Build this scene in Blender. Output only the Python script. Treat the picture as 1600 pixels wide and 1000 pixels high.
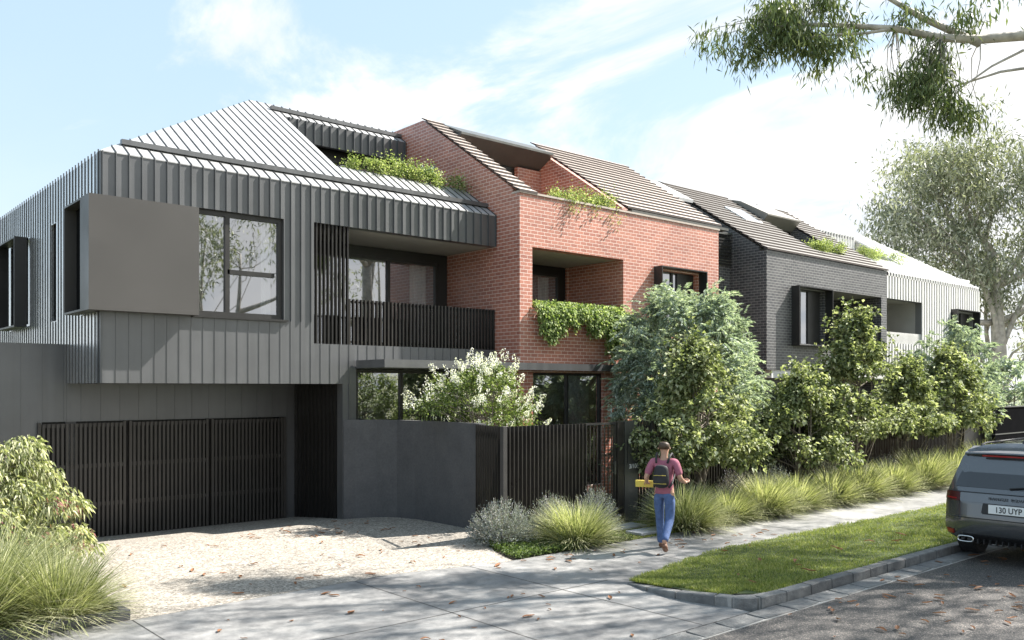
import bpy, math, random
import numpy as np
from mathutils import Vector, Matrix
R = math.radians
S = bpy.context.scene
for o in list(bpy.data.objects): bpy.data.objects.remove(o)
COL = S.collection

# ------------------------------------------------------------------ camera
cam = bpy.data.cameras.new('camera'); camo = bpy.data.objects.new('camera', cam); COL.objects.link(camo)
camo.location = (0, 0, 2.6); camo.rotation_euler = (R(90), 0, -math.atan2(.65275, .75757))
cam.sensor_width = 36; cam.lens = 36*1370/1600; cam.shift_y = 106/1600; cam.clip_end = 3000
S.camera = camo
# ------------------------------------------------------------------ sun and sky
SUN = Vector((1, -.31, 1.06)).normalized()
EL = math.asin(SUN.z); AZ = math.atan2(SUN.x, SUN.y)
sl = bpy.data.lights.new('sun', 'SUN'); sl.energy = 5.0; sl.angle = R(.55); sl.color = (1, .95, .88)
so = bpy.data.objects.new('sun', sl); COL.objects.link(so); so.rotation_euler = SUN.to_track_quat('Z', 'Y').to_euler()
W = bpy.data.worlds.new('World'); S.world = W; W.use_nodes = True
def setup_world():
    nt = W.node_tree; N = nt.nodes; L = nt.links
    for n in list(N): N.remove(n)
    out = N.new('ShaderNodeOutputWorld'); bg = N.new('ShaderNodeBackground'); bg.inputs[1].default_value = .1
    sk = N.new('ShaderNodeTexSky'); sk.sky_type = 'NISHITA'; sk.sun_disc = False; sk.sun_elevation = EL; sk.sun_rotation = AZ
    sk.air_density = 1.0; sk.dust_density = 1.6; sk.ozone_density = 1.5
    tc = N.new('ShaderNodeTexCoord'); sp = N.new('ShaderNodeSeparateXYZ'); L.new(tc.outputs['Generated'], sp.inputs[0])
    def M(op, a, b=None, c=None):
        n = N.new('ShaderNodeMath'); n.operation = op
        for i, v in enumerate((a, b, c)):
            if v is None: continue
            if isinstance(v, (int, float)): n.inputs[i].default_value = v
            else: L.new(v, n.inputs[i])
        return n.outputs[0]
    z = M('MAXIMUM', sp.outputs[2], 0.0); zz = M('ADD', z, .16)
    cb = N.new('ShaderNodeCombineXYZ'); L.new(M('DIVIDE', sp.outputs[0], zz), cb.inputs[0]); L.new(M('DIVIDE', sp.outputs[1], zz), cb.inputs[1])
    mp = N.new('ShaderNodeMapping'); mp.inputs['Rotation'].default_value = (0, 0, R(62)); mp.inputs['Scale'].default_value = (1.5, .72, 1); mp.inputs['Location'].default_value = (3.4, 1.2, 0)
    L.new(cb.outputs[0], mp.inputs[0])
    n1 = N.new('ShaderNodeTexNoise'); n1.inputs['Scale'].default_value = 1.25; n1.inputs['Detail'].default_value = 9; n1.inputs['Roughness'].default_value = .6; n1.inputs['Distortion'].default_value = .5
    L.new(mp.outputs[0], n1.inputs[0])
    # thicker cloud toward the sun's side and low down, open blue toward the left and above
    side = M('ADD', M('MULTIPLY', sp.outputs[0], .17), M('MULTIPLY', sp.outputs[1], -.10))
    low = M('MULTIPLY', M('SUBTRACT', .42, z), .26)
    f = M('ADD', M('ADD', n1.outputs[0], side), low)
    rp = N.new('ShaderNodeValToRGB'); rp.color_ramp.elements[0].position = .485; rp.color_ramp.elements[1].position = .65
    rp.color_ramp.elements[0].color = (0, 0, 0, 1); rp.color_ramp.elements[1].color = (1, 1, 1, 1); rp.color_ramp.interpolation = 'EASE'
    L.new(f, rp.inputs[0])
    hz = M('POWER', M('SUBTRACT', 1.0, z), 8.0)
    al = M('MINIMUM', M('ADD', M('MULTIPLY', rp.outputs[0], .95), M('MULTIPLY', hz, .95)), 1.0)
    # lift of pale high haze in the blue
    mixh = N.new('ShaderNodeMix'); mixh.data_type = 'RGBA'; mixh.inputs[0].default_value = .78
    L.new(sk.outputs[0], mixh.inputs[6]); mixh.inputs[7].default_value = (2.15, 2.85, 3.4, 1)
    mx = N.new('ShaderNodeMix'); mx.data_type = 'RGBA'; L.new(al, mx.inputs[0]); L.new(mixh.outputs[2], mx.inputs[6])
    n2 = N.new('ShaderNodeTexNoise'); n2.inputs['Scale'].default_value = 1.7; n2.inputs['Detail'].default_value = 7; L.new(mp.outputs[0], n2.inputs[0])
    r2 = N.new('ShaderNodeValToRGB'); r2.color_ramp.elements[0].position = .36; r2.color_ramp.elements[1].position = .58
    r2.color_ramp.elements[0].color = (.80, .845, .90, 1); r2.color_ramp.elements[1].color = (1, 1, 1, 1); L.new(n2.outputs[0], r2.inputs[0])
    sc2 = N.new('ShaderNodeVectorMath'); sc2.operation = 'SCALE'; sc2.inputs['Scale'].default_value = 4.1; L.new(r2.outputs[0], sc2.inputs[0]); L.new(sc2.outputs[0], mx.inputs[7])
    L.new(mx.outputs[2], bg.inputs[0]); L.new(bg.outputs[0], out.inputs[0])
setup_world()
vs = S.view_settings; vs.view_transform = 'Standard'; vs.look = 'None'; vs.exposure = 1.6; vs.gamma = 1; vs.use_curve_mapping = False
S.cycles.max_bounces = 6; S.cycles.transparent_max_bounces = 12; S.cycles.diffuse_bounces = 3; S.cycles.glossy_bounces = 3

# ------------------------------------------------------------------ helpers
def tag(o, label=None, cat=None, group=None, kind=None):
    if label: o['label'] = label
    if cat: o['category'] = cat
    if group: o['group'] = group
    if kind: o['kind'] = kind
    return o
def empty(name, loc, label, cat, group=None, rz=0):
    o = bpy.data.objects.new(name, None); COL.objects.link(o); o.location = loc; o.rotation_euler = (0, 0, rz)
    o.empty_display_size = .2
    return tag(o, label, cat, group)
def link(name, me, parent=None):
    o = bpy.data.objects.new(name, me); COL.objects.link(o)
    if parent is not None: o.parent = parent
    return o
class MB:
    def __init__(s): s.v = []; s.f = []; s.m = []; s.mi = 0
    def add(s, vs_, fs):
        b = len(s.v); s.v += [tuple(p) for p in vs_]
        for f in fs: s.f.append(tuple(b+i for i in f)); s.m.append(s.mi)
        return s
    def box(s, x0, x1, y0, y1, z0, z1):
        return s.add([(x0,y0,z0),(x1,y0,z0),(x1,y1,z0),(x0,y1,z0),(x0,y0,z1),(x1,y0,z1),(x1,y1,z1),(x0,y1,z1)],
                     [(3,2,1,0),(4,5,6,7),(0,1,5,4),(1,2,6,5),(2,3,7,6),(3,0,4,7)])
    def poly(s, pts): return s.add(pts, [tuple(range(len(pts)))])
    def prism(s, pts, d):
        n = len(pts); d = Vector(d); q = [Vector(p) for p in pts]
        return s.add(q+[p+d for p in q], [tuple(range(n))[::-1], tuple(range(n, 2*n))]+[(i, (i+1) % n, n+(i+1) % n, n+i) for i in range(n)])
    def tube(s, pts, rad, n=6, cap=True):
        pts = [Vector(p) for p in pts]; rings = []
        if isinstance(rad, (int, float)): rad = [rad]*len(pts)
        for i, p in enumerate(pts):
            d = (pts[min(i+1, len(pts)-1)]-pts[max(i-1, 0)])
            d = d.normalized() if d.length > 1e-9 else Vector((0, 0, 1))
            a = d.cross(Vector((.3, .2, 1))) if abs(d.z) < .95 else d.cross(Vector((1, 0, 0)))
            a.normalize(); b = d.cross(a)
            rings.append([p+(a*math.cos(2*math.pi*k/n)+b*math.sin(2*math.pi*k/n))*rad[i] for k in range(n)])
        vs_ = [q for r_ in rings for q in r_]; fs = []
        for i in range(len(pts)-1):
            for k in range(n): fs.append((i*n+k, i*n+(k+1) % n, (i+1)*n+(k+1) % n, (i+1)*n+k))
        if cap: fs += [tuple(range(n))[::-1], tuple((len(pts)-1)*n+k for k in range(n))]
        return s.add(vs_, fs)
    def wall(s, ax, a0, a1, z0, z1, p0, p1, holes=()):
        """wall slab along axis ax ('x' or 'y'), thickness p0..p1 on the other axis, with real rectangular holes"""
        A = sorted({a0, a1, *[h[0] for h in holes], *[h[1] for h in holes]}); Z = sorted({z0, z1, *[h[2] for h in holes], *[h[3] for h in holes]})
        A = [a for a in A if a0 <= a <= a1]; Z = [z for z in Z if z0 <= z <= z1]
        P = (lambda a, p, z: (a, p, z)) if ax == 'x' else (lambda a, p, z: (p, a, z))
        def solid(i, j):
            if i < 0 or j < 0 or i >= len(A)-1 or j >= len(Z)-1: return False
            ca, cz = (A[i]+A[i+1])/2, (Z[j]+Z[j+1])/2
            return not any(h[0] < ca < h[1] and h[2] < cz < h[3] for h in holes)
        for i in range(len(A)-1):
            for j in range(len(Z)-1):
                if not solid(i, j): continue
                x, X_, z, Z_ = A[i], A[i+1], Z[j], Z[j+1]
                s.poly([P(x, p0, z), P(X_, p0, z), P(X_, p0, Z_), P(x, p0, Z_)]); s.poly([P(x, p1, z), P(x, p1, Z_), P(X_, p1, Z_), P(X_, p1, z)])
                if not solid(i-1, j): s.poly([P(x, p0, z), P(x, p0, Z_), P(x, p1, Z_), P(x, p1, z)])
                if not solid(i+1, j): s.poly([P(X_, p0, z), P(X_, p1, z), P(X_, p1, Z_), P(X_, p0, Z_)])
                if not solid(i, j-1): s.poly([P(x, p0, z), P(x, p1, z), P(X_, p1, z), P(X_, p0, z)])
                if not solid(i, j+1): s.poly([P(x, p0, Z_), P(X_, p0, Z_), P(X_, p1, Z_), P(x, p1, Z_)])
        return s
    def build(s, name, mats, parent=None, smooth=False, bevel=0, fix=True):
        me = bpy.data.meshes.new(name); me.from_pydata(s.v, [], s.f)
        if not isinstance(mats, (list, tuple)): mats = [mats]
        for m in mats: me.materials.append(m)
        if len(mats) > 1: me.polygons.foreach_set('material_index', s.m)
        if fix:
            import bmesh
            bm = bmesh.new(); bm.from_mesh(me); bmesh.ops.recalc_face_normals(bm, faces=bm.faces)
            bm.to_mesh(me); bm.free()
        if smooth: me.polygons.foreach_set('use_smooth', [True]*len(me.polygons))
        me.update(); o = link(name, me, parent)
        if bevel:
            b = o.modifiers.new('bevel', 'BEVEL'); b.width = bevel; b.segments = 2; b.limit_method = 'ANGLE'
        return o
def np_mesh(name, V, F, mat, parent=None, smooth=False):
    """V (n,3), F (m,k) of one polygon size"""
    me = bpy.data.meshes.new(name); m, k = F.shape
    me.vertices.add(len(V)); me.vertices.foreach_set('co', V.astype(np.float32).ravel())
    me.loops.add(m*k); me.loops.foreach_set('vertex_index', F.astype(np.int32).ravel())
    me.polygons.add(m); me.polygons.foreach_set('loop_start', np.arange(0, m*k, k, dtype=np.int32))
    if smooth: me.polygons.foreach_set('use_smooth', np.ones(m, dtype=bool))
    me.materials.append(mat); me.update(calc_edges=True); me.validate()
    return link(name, me, parent)

# ------------------------------------------------------------------ materials
class NT:
    def __init__(s, name):
        s.mat = bpy.data.materials.new(name); s.mat.use_nodes = True; s.t = s.mat.node_tree; s.b = s.t.nodes['Principled BSDF']; s.out = s.t.nodes['Material Output']
    def n(s, ty, **kw):
        o = s.t.nodes.new('ShaderNode'+ty)
        for k, v in kw.items():
            if k in o.inputs.keys(): o.inputs[k].default_value = v
            else: setattr(o, k, v)
        return o
    def l(s, a, b): s.t.links.new(a, b)
    def pos(s): return s.n('NewGeometry').outputs['Position']
    def noise(s, sc, det=4, rough=.55, vec=None, dist=0):
        o = s.n('TexNoise', Scale=sc, Detail=det, Roughness=rough, Distortion=dist); s.l(vec if vec is not None else s.pos(), o.inputs['Vector']); return o.outputs['Fac']
    def ramp(s, fac, stops):
        r = s.n('ValToRGB'); e = r.color_ramp.elements
        while len(e) < len(stops): e.new(.5)
        for i, (p, c) in enumerate(stops): e[i].position = p; e[i].color = (*c, 1) if len(c) == 3 else c
        s.l(fac, r.inputs[0]); return r.outputs[0]
    def mix(s, f, a, b, mode='MIX'):
        m = s.n('Mix', data_type='RGBA', blend_type=mode)
        for i, v in ((0, f), (6, a), (7, b)):
            if isinstance(v, (int, float)): m.inputs[i].default_value = v
            elif isinstance(v, tuple): m.inputs[i].default_value = (*v, 1)
            else: s.l(v, m.inputs[i])
        return m.outputs[2]
    def math(s, op, a, b=None):
        m = s.n('Math', operation=op)
        for i, v in enumerate((a, b)):
            if v is None: continue
            if isinstance(v, (int, float)): m.inputs[i].default_value = v
            else: s.l(v, m.inputs[i])
        return m.outputs[0]
    def bump(s, h, st=.3, d=.01):
        b = s.n('Bump', Strength=st, Distance=d); s.l(h, b.inputs['Height']); s.l(b.outputs[0], s.b.inputs['Normal'])
    def P(s, **kw):
        for k, v in kw.items():
            k = k.replace('_', ' ')
            if isinstance(v, tuple): s.b.inputs[k].default_value = (*v, 1)
            elif isinstance(v, (int, float)): s.b.inputs[k].default_value = v
            else: s.l(v, s.b.inputs[k])
        return s.mat
def plain(name, c, rough=.5, metal=0, var=.12, sc=1.5, spec=.5, bump=0):
    m = NT(name); f = m.noise(sc, 5, .6)
    lo = tuple(x*(1-var) for x in c); hi = tuple(min(1, x*(1+var)) for x in c)
    r = m.ramp(m.noise(sc*2.3, 4), [(.3, (max(0, rough-.07),)*3), (.7, (min(1, rough+.07),)*3)])
    if bump: m.bump(m.noise(90, 3), bump, .004)
    return m.P(Base_Color=m.ramp(f, [(.3, lo), (.7, hi)]), Roughness=r, Metallic=metal, Specular_IOR_Level=spec)
def brick(name, c1, c2, mortar, ms=.09):
    m = NT(name); sp = m.n('SeparateXYZ'); m.l(m.pos(), sp.inputs[0]); cb = m.n('CombineXYZ')
    m.l(m.math('ADD', sp.outputs[0], sp.outputs[1]), cb.inputs[0]); m.l(sp.outputs[2], cb.inputs[1])
    b = m.n('TexBrick', Scale=1.0); b.inputs['Mortar Size'].default_value = .0062; b.inputs['Mortar Smooth'].default_value = .15; b.inputs['Bias'].default_value = -.1
    b.inputs['Brick Width'].default_value = .2125; b.inputs['Row Height'].default_value = .0825; b.offset = .5
    b.inputs['Color1'].default_value = (*c1, 1); b.inputs['Color2'].default_value = (*c2, 1); b.inputs['Mortar'].default_value = (*mortar, 1)
    m.l(cb.outputs[0], b.inputs['Vector'])
    spk = m.ramp(m.noise(55, 4, .7), [(.3, (.72, .72, .72)), (.7, (1.15, 1.15, 1.15))])
    big = m.ramp(m.noise(.9, 4, .6), [(.3, (.86, .86, .86)), (.7, (1.1, 1.1, 1.1))])
    col = m.mix(1.0, m.mix(1.0, b.outputs['Color'], spk, 'MULTIPLY'), big, 'MULTIPLY')
    h = m.math('ADD', m.math('MULTIPLY', b.outputs['Fac'], -1.0), m.math('MULTIPLY', m.noise(60, 3), .35))
    m.bump(h, .6, .008)
    return m.P(Base_Color=col, Roughness=.44, Specular_IOR_Level=.95)
def leafmat(name, cols, trans=.35, rough=.6, spec=.22):
    m = NT(name); g = m.n('NewGeometry')
    c = m.ramp(g.outputs['Random Per Island'], [(i/(len(cols)-1), k) for i, k in enumerate(cols)])
    m.P(Base_Color=c, Roughness=rough, Specular_IOR_Level=spec)
    tr = m.n('BsdfTranslucent'); m.l(m.mix(1.0, c, (1.25, 1.35, .7), 'MULTIPLY'), tr.inputs[0])
    mx = m.n('MixShader'); mx.inputs[0].default_value = trans; m.l(m.b.outputs[0], mx.inputs[1]); m.l(tr.outputs[0], mx.inputs[2]); m.l(mx.outputs[0], m.out.inputs[0])
    return m.mat
def glassmat(name, tint=(.75, .8, .82), base=.32):
    m = NT(name); t = m.t
    fr = m.n('Fresnel', IOR=1.5); f = m.math('MINIMUM', m.math('ADD', m.math('MULTIPLY', fr.outputs[0], 1.6), base), 1.0)
    gl = m.n('BsdfGlossy', Roughness=.015); gl.inputs[0].default_value = (.95, .97, 1, 1); tr = m.n('BsdfTransparent'); tr.inputs[0].default_value = (*tint, 1)
    mx = m.n('MixShader'); m.l(f, mx.inputs[0]); m.l(tr.outputs[0], mx.inputs[1]); m.l(gl.outputs[0], mx.inputs[2]); m.l(mx.outputs[0], m.out.inputs[0])
    t.nodes.remove(m.b); return m.mat
def metalclad(name, c, rough, metal=.55):
    m = NT(name); sp = m.n('SeparateXYZ'); m.l(m.pos(), sp.inputs[0])
    f = m.noise(.9, 5, .6); cb = m.n('CombineXYZ'); m.l(sp.outputs[0], cb.inputs[0]); m.l(sp.outputs[1], cb.inputs[1]); m.l(m.math('MULTIPLY', sp.outputs[2], .06), cb.inputs[2])
    st = m.noise(5, 4, .6, cb.outputs[0])
    col = m.mix(1.0, m.ramp(f, [(.3, tuple(x*.9 for x in c)), (.7, tuple(x*1.1 for x in c))]), m.ramp(st, [(.35, (.93,)*3), (.65, (1.06,)*3)]), 'MULTIPLY')
    return m.P(Base_Color=col, Metallic=metal, Roughness=m.ramp(st, [(.3, (rough-.05,)*3), (.7, (rough+.06,)*3)]))
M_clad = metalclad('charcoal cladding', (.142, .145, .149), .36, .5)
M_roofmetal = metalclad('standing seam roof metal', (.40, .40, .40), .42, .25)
M_sidesheen = metalclad('sky sheen side cladding', (.80, .80, .80), .25, .9)  # paler copy of the cladding metal; its sky reflection is put into the colour
M_shadepan = plain('rib shadow pan', (.17, .17, .17), .6, 0, .04, 1)  # grey behind the white ribs; the rib shadow is put into the colour
M_seam = metalclad('shade dark seam metal', (.07, .07, .07), .4, .4)  # same metal, darkened in colour to stand for the unlit seam faces
M_door = plain('garage slat metal', (.060, .056, .052), .38, .4, .12, 2)
M_void = plain('painted dark inside', (.006, .006, .006), .95, 0, .01, 1, .1)  # matte black sheet colour standing in for the unlit inside of openings
M_box = plain('bronze grey panel', (.082, .078, .074), .42, .3, .05, .4)
M_black = plain('black metal', (.016, .015, .014), .38, .2, .15, 2)
M_dark = plain('dark frame metal', (.035, .034, .033), .4, .3, .12, 2)
M_post = plain('fence post metal', (.055, .052, .05), .5, .2, .1, 2)
M_slat = plain('slat metal', (.05, .046, .042), .34, .5, .15, 2)
M_greymetal = metalclad('grey flat roof metal', (.12, .122, .115), .4, .5)
M_soffit = plain('soffit board', (.42, .40, .36), .8, 0, .04, 1)
M_red = brick('red brick', (.52, .200, .135), (.38, .130, .088), (.82, .68, .60))
M_redtile = plain('weathered roof tile', (.47, .40, .35), .55, 0, .12, 3)
M_tileshade = plain('tile shadow line', (.06, .045, .04), .8, 0, .1, 3)  # riser faces darkened, so the shadow lines between courses are painted in
M_dkbrick = brick('dark brick', (.050, .050, .056), (.10, .099, .10), (.36, .35, .34))
M_dktile = plain('charcoal roof tile', (.21, .20, .18), .45, 0, .12, 3)
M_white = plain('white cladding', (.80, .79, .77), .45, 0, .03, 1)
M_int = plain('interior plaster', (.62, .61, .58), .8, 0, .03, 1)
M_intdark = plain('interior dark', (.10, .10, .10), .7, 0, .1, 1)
M_curtain = plain('white curtain', (.85, .84, .82), .9, 0, .03, 2)
M_glass = glassmat('window glass')
M_gate = glassmat('dark balustrade glass', (.3, .3, .3), .1)
def concrete_wall():
    m = NT('dark render'); f = m.noise(2.2, 8, .7); g = m.noise(26, 5, .65)
    c = m.mix(.5, m.ramp(f, [(.3, (.050, .050, .054)), (.7, (.105, .105, .108))]), m.ramp(g, [(.3, (.052, .052, .056)), (.7, (.10, .10, .102))]))
    m.bump(g, .25, .004); return m.P(Base_Color=c, Roughness=.72)
M_render = concrete_wall()
def gravel():
    m = NT('exposed aggregate'); p = m.pos()
    v = m.n('TexVoronoi', Scale=30.0); m.l(p, v.inputs['Vector']); v2 = m.n('TexVoronoi', Scale=62.0); m.l(p, v2.inputs['Vector'])
    hs = m.n('SeparateColor'); m.l(v.outputs['Color'], hs.inputs[0]); hs2 = m.n('SeparateColor'); m.l(v2.outputs['Color'], hs2.inputs[0])
    c1 = m.ramp(hs.outputs[0], [(0, (.055, .047, .04)), (.3, (.18, .158, .135)), (.55, (.36, .335, .30)), (.8, (.22, .195, .165)), (1, (.62, .58, .51))])
    c2 = m.ramp(hs2.outputs[1], [(0, (.08, .07, .06)), (.5, (.30, .27, .23)), (1, (.54, .50, .44))])
    c = m.mix(.45, c1, c2); c = m.mix(1.0, c, m.ramp(m.noise(.55, 5, .6), [(.3, (.86,)*3), (.7, (1.1, 1.08, 1.05))]), 'MULTIPLY')
    m.bump(m.math('ADD', v.outputs['Distance'], m.math('MULTIPLY', v2.outputs['Distance'], .6)), -.9, .016)
    return m.P(Base_Color=c, Roughness=.8)
M_gravel = gravel()
def concrete():
    m = NT('footpath concrete'); a = m.noise(.7, 8, .68, dist=.6); b = m.noise(7, 6, .65); d = m.noise(95, 3, .6)
    c = m.mix(.4, m.ramp(a, [(.36, (.085, .085, .088)), (.48, (.18, .178, .175)), (.64, (.35, .342, .33))]), m.ramp(b, [(.34, (.11, .11, .11)), (.66, (.34, .333, .32))]))
    c = m.mix(1.0, c, m.ramp(d, [(.3, (.82,)*3), (.65, (1.08,)*3)]), 'MULTIPLY')
    wn = m.n('TexVoronoi', Scale=2.3, feature='DISTANCE_TO_EDGE'); vn = m.n('TexNoise', Scale=1.7, Detail=6.0); m.l(m.pos(), vn.inputs['Vector'])
    m.l(vn.outputs['Color'], wn.inputs['Vector'])
    m.bump(m.math('ADD', d, b), .22, .006); return m.P(Base_Color=c, Roughness=m.ramp(b, [(.3, (.5,)*3), (.7, (.75,)*3)]))
M_conc = concrete()
def asphalt():
    m = NT('asphalt'); v = m.n('TexVoronoi', Scale=95.0); m.l(m.pos(), v.inputs['Vector']); s_ = m.n('SeparateColor'); m.l(v.outputs['Color'], s_.inputs[0])
    c = m.ramp(s_.outputs[0], [(0, (.022, .022, .023)), (.6, (.055, .053, .051)), (.85, (.11, .10, .095)), (1, (.28, .25, .22))])
    c = m.mix(1.0, c, m.ramp(m.noise(.8, 6, .6), [(.3, (.8,)*3), (.7, (1.25, 1.2, 1.15))]), 'MULTIPLY')
    m.bump(v.outputs['Distance'], -.8, .01); return m.P(Base_Color=c, Roughness=.75)
M_asph = asphalt()
def bluestone():
    m = NT('bluestone'); a = m.noise(6, 7, .7); g = m.n('NewGeometry')
    c = m.ramp(a, [(.3, (.085, .087, .09)), (.6, (.17, .172, .17)), (.8, (.27, .265, .25))])
    c = m.mix(1.0, c, m.ramp(g.outputs['Random Per Island'], [(0, (.75,)*3), (1, (1.3, 1.28, 1.24))]), 'MULTIPLY')
    m.bump(m.noise(22, 6, .7), .8, .02); return m.P(Base_Color=c, Roughness=.7)
M_stone = bluestone()
M_mortar = plain('mortar', (.33, .32, .30), .9, 0, .15, 10)
M_soil = plain('mulch soil', (.055, .042, .032), .95, 0, .5, 22, bump=.8)
M_grassbase = plain('turf soil', (.055, .075, .022), .95, 0, .45, 5, bump=.5)
M_ground = plain('ground far', (.10, .12, .06), .95, 0, .3, .3)
M_grass = leafmat('lawn grass', [(.12, .16, .035), (.20, .25, .06), (.30, .33, .10), (.42, .40, .18)], .3)
M_lom = leafmat('strappy grass', [(.08, .105, .04), (.24, .27, .12), (.46, .465, .26), (.72, .69, .50)], .3)
M_maple = leafmat('fresh green leaves', [(.05, .07, .03), (.15, .18, .08), (.32, .355, .19), (.62, .63, .44)], .3)
M_silver = leafmat('silver green leaves', [(.14, .19, .15), (.28, .34, .29), (.44, .50, .44), (.66, .70, .65)], .3)
M_euc = leafmat('eucalypt leaves', [(.06, .085, .03), (.10, .135, .05), (.17, .21, .09), (.30, .32, .17)], .25, .35)
M_eucfar = leafmat('far eucalypt leaves', [(.10, .115, .075), (.20, .215, .15), (.32, .33, .25), (.52, .52, .44)], .25, .4)
M_lav = leafmat('lavender leaves', [(.12, .145, .135), (.21, .24, .225), (.33, .35, .34), (.50, .50, .52)], .2)
M_lavd = leafmat('dark lavender leaves', [(.05, .062, .055), (.09, .105, .10), (.17, .18, .18), (.24, .22, .30)], .2)
M_creep = leafmat('bright creeper leaves', [(.08, .12, .04), (.19, .25, .08), (.36, .41, .17), (.60, .62, .36)], .35)
M_vine = leafmat('hanging vine leaves', [(.08, .13, .035), (.18, .25, .08), (.32, .39, .15), (.50, .55, .28)], .35)
M_bloom = leafmat('white blossom', [(.75, .73, .70), (.85, .84, .82), (.9, .9, .9)], .25)
M_lilac = leafmat('lilac leaves', [(.045, .075, .02), (.10, .14, .04), (.18, .23, .08), (.28, .33, .14)], .35)
M_weep = leafmat('weeping maple leaves', [(.09, .11, .05), (.25, .28, .14), (.44, .45, .28), (.66, .64, .48)], .3)
M_weepred = leafmat('purple leaf tips', [(.20, .06, .08), (.32, .12, .13), (.42, .22, .2)], .35)
M_cover = leafmat('ground cover leaves', [(.04, .065, .02), (.08, .12, .035), (.17, .22, .08)], .3)
M_bark = plain('grey bark', (.20, .17, .14), .85, 0, .3, 12, bump=.5)
M_eucbark = plain('smooth eucalypt bark', (.42, .38, .33), .7, 0, .35, 4, bump=.3)
M_dryleaf = leafmat('dry leaf', [(.12, .055, .03), (.22, .10, .05), (.32, .18, .10)], .15, .6)

# ================================================================== THE GROUND
rng = np.random.default_rng(7); random.seed(7)
def struct(name, mb, mat, **k): return tag(mb.build(name, mat, **k), kind='structure')
struct('ground', MB().poly([(-1500, -1500, -.45), (1500, -1500, -.45), (1500, 1500, -.45), (-1500, 1500, -.45)]), M_ground)
struct('road', MB().box(-60, 120, -1.9, 5.62, -.3, -.012), M_asph)
mb = MB()
mb.prism([(-60, 5.9, -.3), (-60, 10.2, -.3), (3.3, 10.2, -.3), (5.0, 10.27, -.3), (6.7, 10.34, -.3), (7.6, 10.15, -.3), (8.4, 9.98, -.3), (60, 9.98, -.3), (60, 8.42, -.3), (11.35, 8.42, -.3), (8.78, 7.76, -.3), (8.72, 7.0, -.3), (8.72, 5.9, -.3)], (0, 0, .304))
struct('footpath', mb, M_conc)
mb = MB(); g = .0066
for (a, b) in (((3.18, 5.92), (3.18, 10.19)), ((6.08, 5.92), (6.08, 10.28)), ((7.85, 5.92), (7.85, 10.05)), ((-10, 8.12), (8.7, 8.12))):
    a = Vector((*a, .006)); b = Vector((*b, .006)); t = (b-a).normalized(); n = Vector((-t.y, t.x, 0))*.008
    mb.poly([a-n, b-n, b+n, a+n])
for x in np.arange(10.6, 50, 1.9): mb.poly([(x-.007, 8.43, .006), (x+.007, 8.43, .006), (x+.007, 9.97, .006), (x-.007, 9.97, .006)])
struct('footpath_joints', mb, plain('joint dirt', (.05, .048, .045), .9))
# gravel driveway, falling gently to the garage door
mb = MB(); edge = [(3.3, 10.2), (5.0, 10.27), (6.7, 10.34), (7.6, 10.15), (8.4, 9.98), (9.2, 9.95)]
def ey(x):
    for (x0, y0), (x1, y1) in zip(edge, edge[1:]):
        if x <= x1: return y0+(y1-y0)*(x-x0)/(x1-x0)
    return edge[-1][1]
xs = [3.0]+[3.3+i*.3 for i in range(1, 23)]
def gz(y): return -.24*max(0, min(1, (y-14.6)/3.1))**1.3 if y > 14.6 else 0
def bed_x(y):   # right edge of the gravel
    pts = [(9.9, 8.35), (10.15, 8.6), (10.7, 8.75), (11.5, 9.15), (12.3, 9.98), (15.2, 9.98)]
    for (y0, x0), (y1, x1) in zip(pts, pts[1:]):
        if y <= y1: return x0+(x1-x0)*(max(y, y0)-y0)/(y1-y0)
    return 9.0
rows = [0, .04, .1, .2, .3, .42, .55, .66, .74, .82, .9, 1]
ytop = 17.75; grid = []
for r_ in rows:
    row = []
    for i in range(25):
        u = i/24; yy = 10.2+(ytop-10.2)*r_; xr = bed_x(yy); x = 3.0+(xr-3.0)*u
        y = ey(max(x, 3.3))+(ytop-ey(max(x, 3.3)))*r_
        row.append((x, y, gz(y)+.006))
    grid.append(row)
for a, b in zip(grid, grid[1:]):
    for i in range(24): mb.poly([a[i], a[i+1], b[i+1], b[i]])
struct('gravel_driveway', mb, M_gravel)
mb = MB(); mb.box(8.3, 60, 9.985, 12.3, -.3, -.006); mb.box(9.99, 60, 12.3, 14.8, -.3, -.006); mb.box(-30, 2.995, 10.205, 17.7, -.3, -.004)
struct('garden_bed', mb, M_soil)
# low dark edging of the left bed
tag(MB().box(-4, 3.17, 10.215, 10.31, -.1, .12).box(3.08, 3.17, 10.312, 13.6, -.1, .118).build('bed_edging', M_render, bevel=.006), 'low dark edging strip around the grassy bed beside the gravel driveway', 'edging')
# verge
def vz(y): return .105-.085*max(0, min(1, (y-6.2)/2.2))
mb = MB(); vx = [8.78, 8.95, 9.3, 10, 10.7, 11.34, 12, 16, 25, 60]
def vhi(x): return min(8.43, 7.77+(x-8.78)*.258)
def vlo(x): return 6.02 if x > 9.2 else (6.35 if x > 8.9 else 6.7)
for x0, x1 in zip(vx, vx[1:]):
    ys0 = [vlo(x0)+(vhi(x0)-vlo(x0))*k/8 for k in range(9)]; ys1 = [vlo(x1)+(vhi(x1)-vlo(x1))*k/8 for k in range(9)]
    for k in range(8): mb.poly([(x0, ys0[k], vz(ys0[k])), (x1, ys1[k], vz(ys1[k])), (x1, ys1[k+1], vz(ys1[k+1])), (x0, ys0[k+1], vz(ys0[k+1]))])
struct('nature_strip', mb, M_grassbase)
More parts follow.
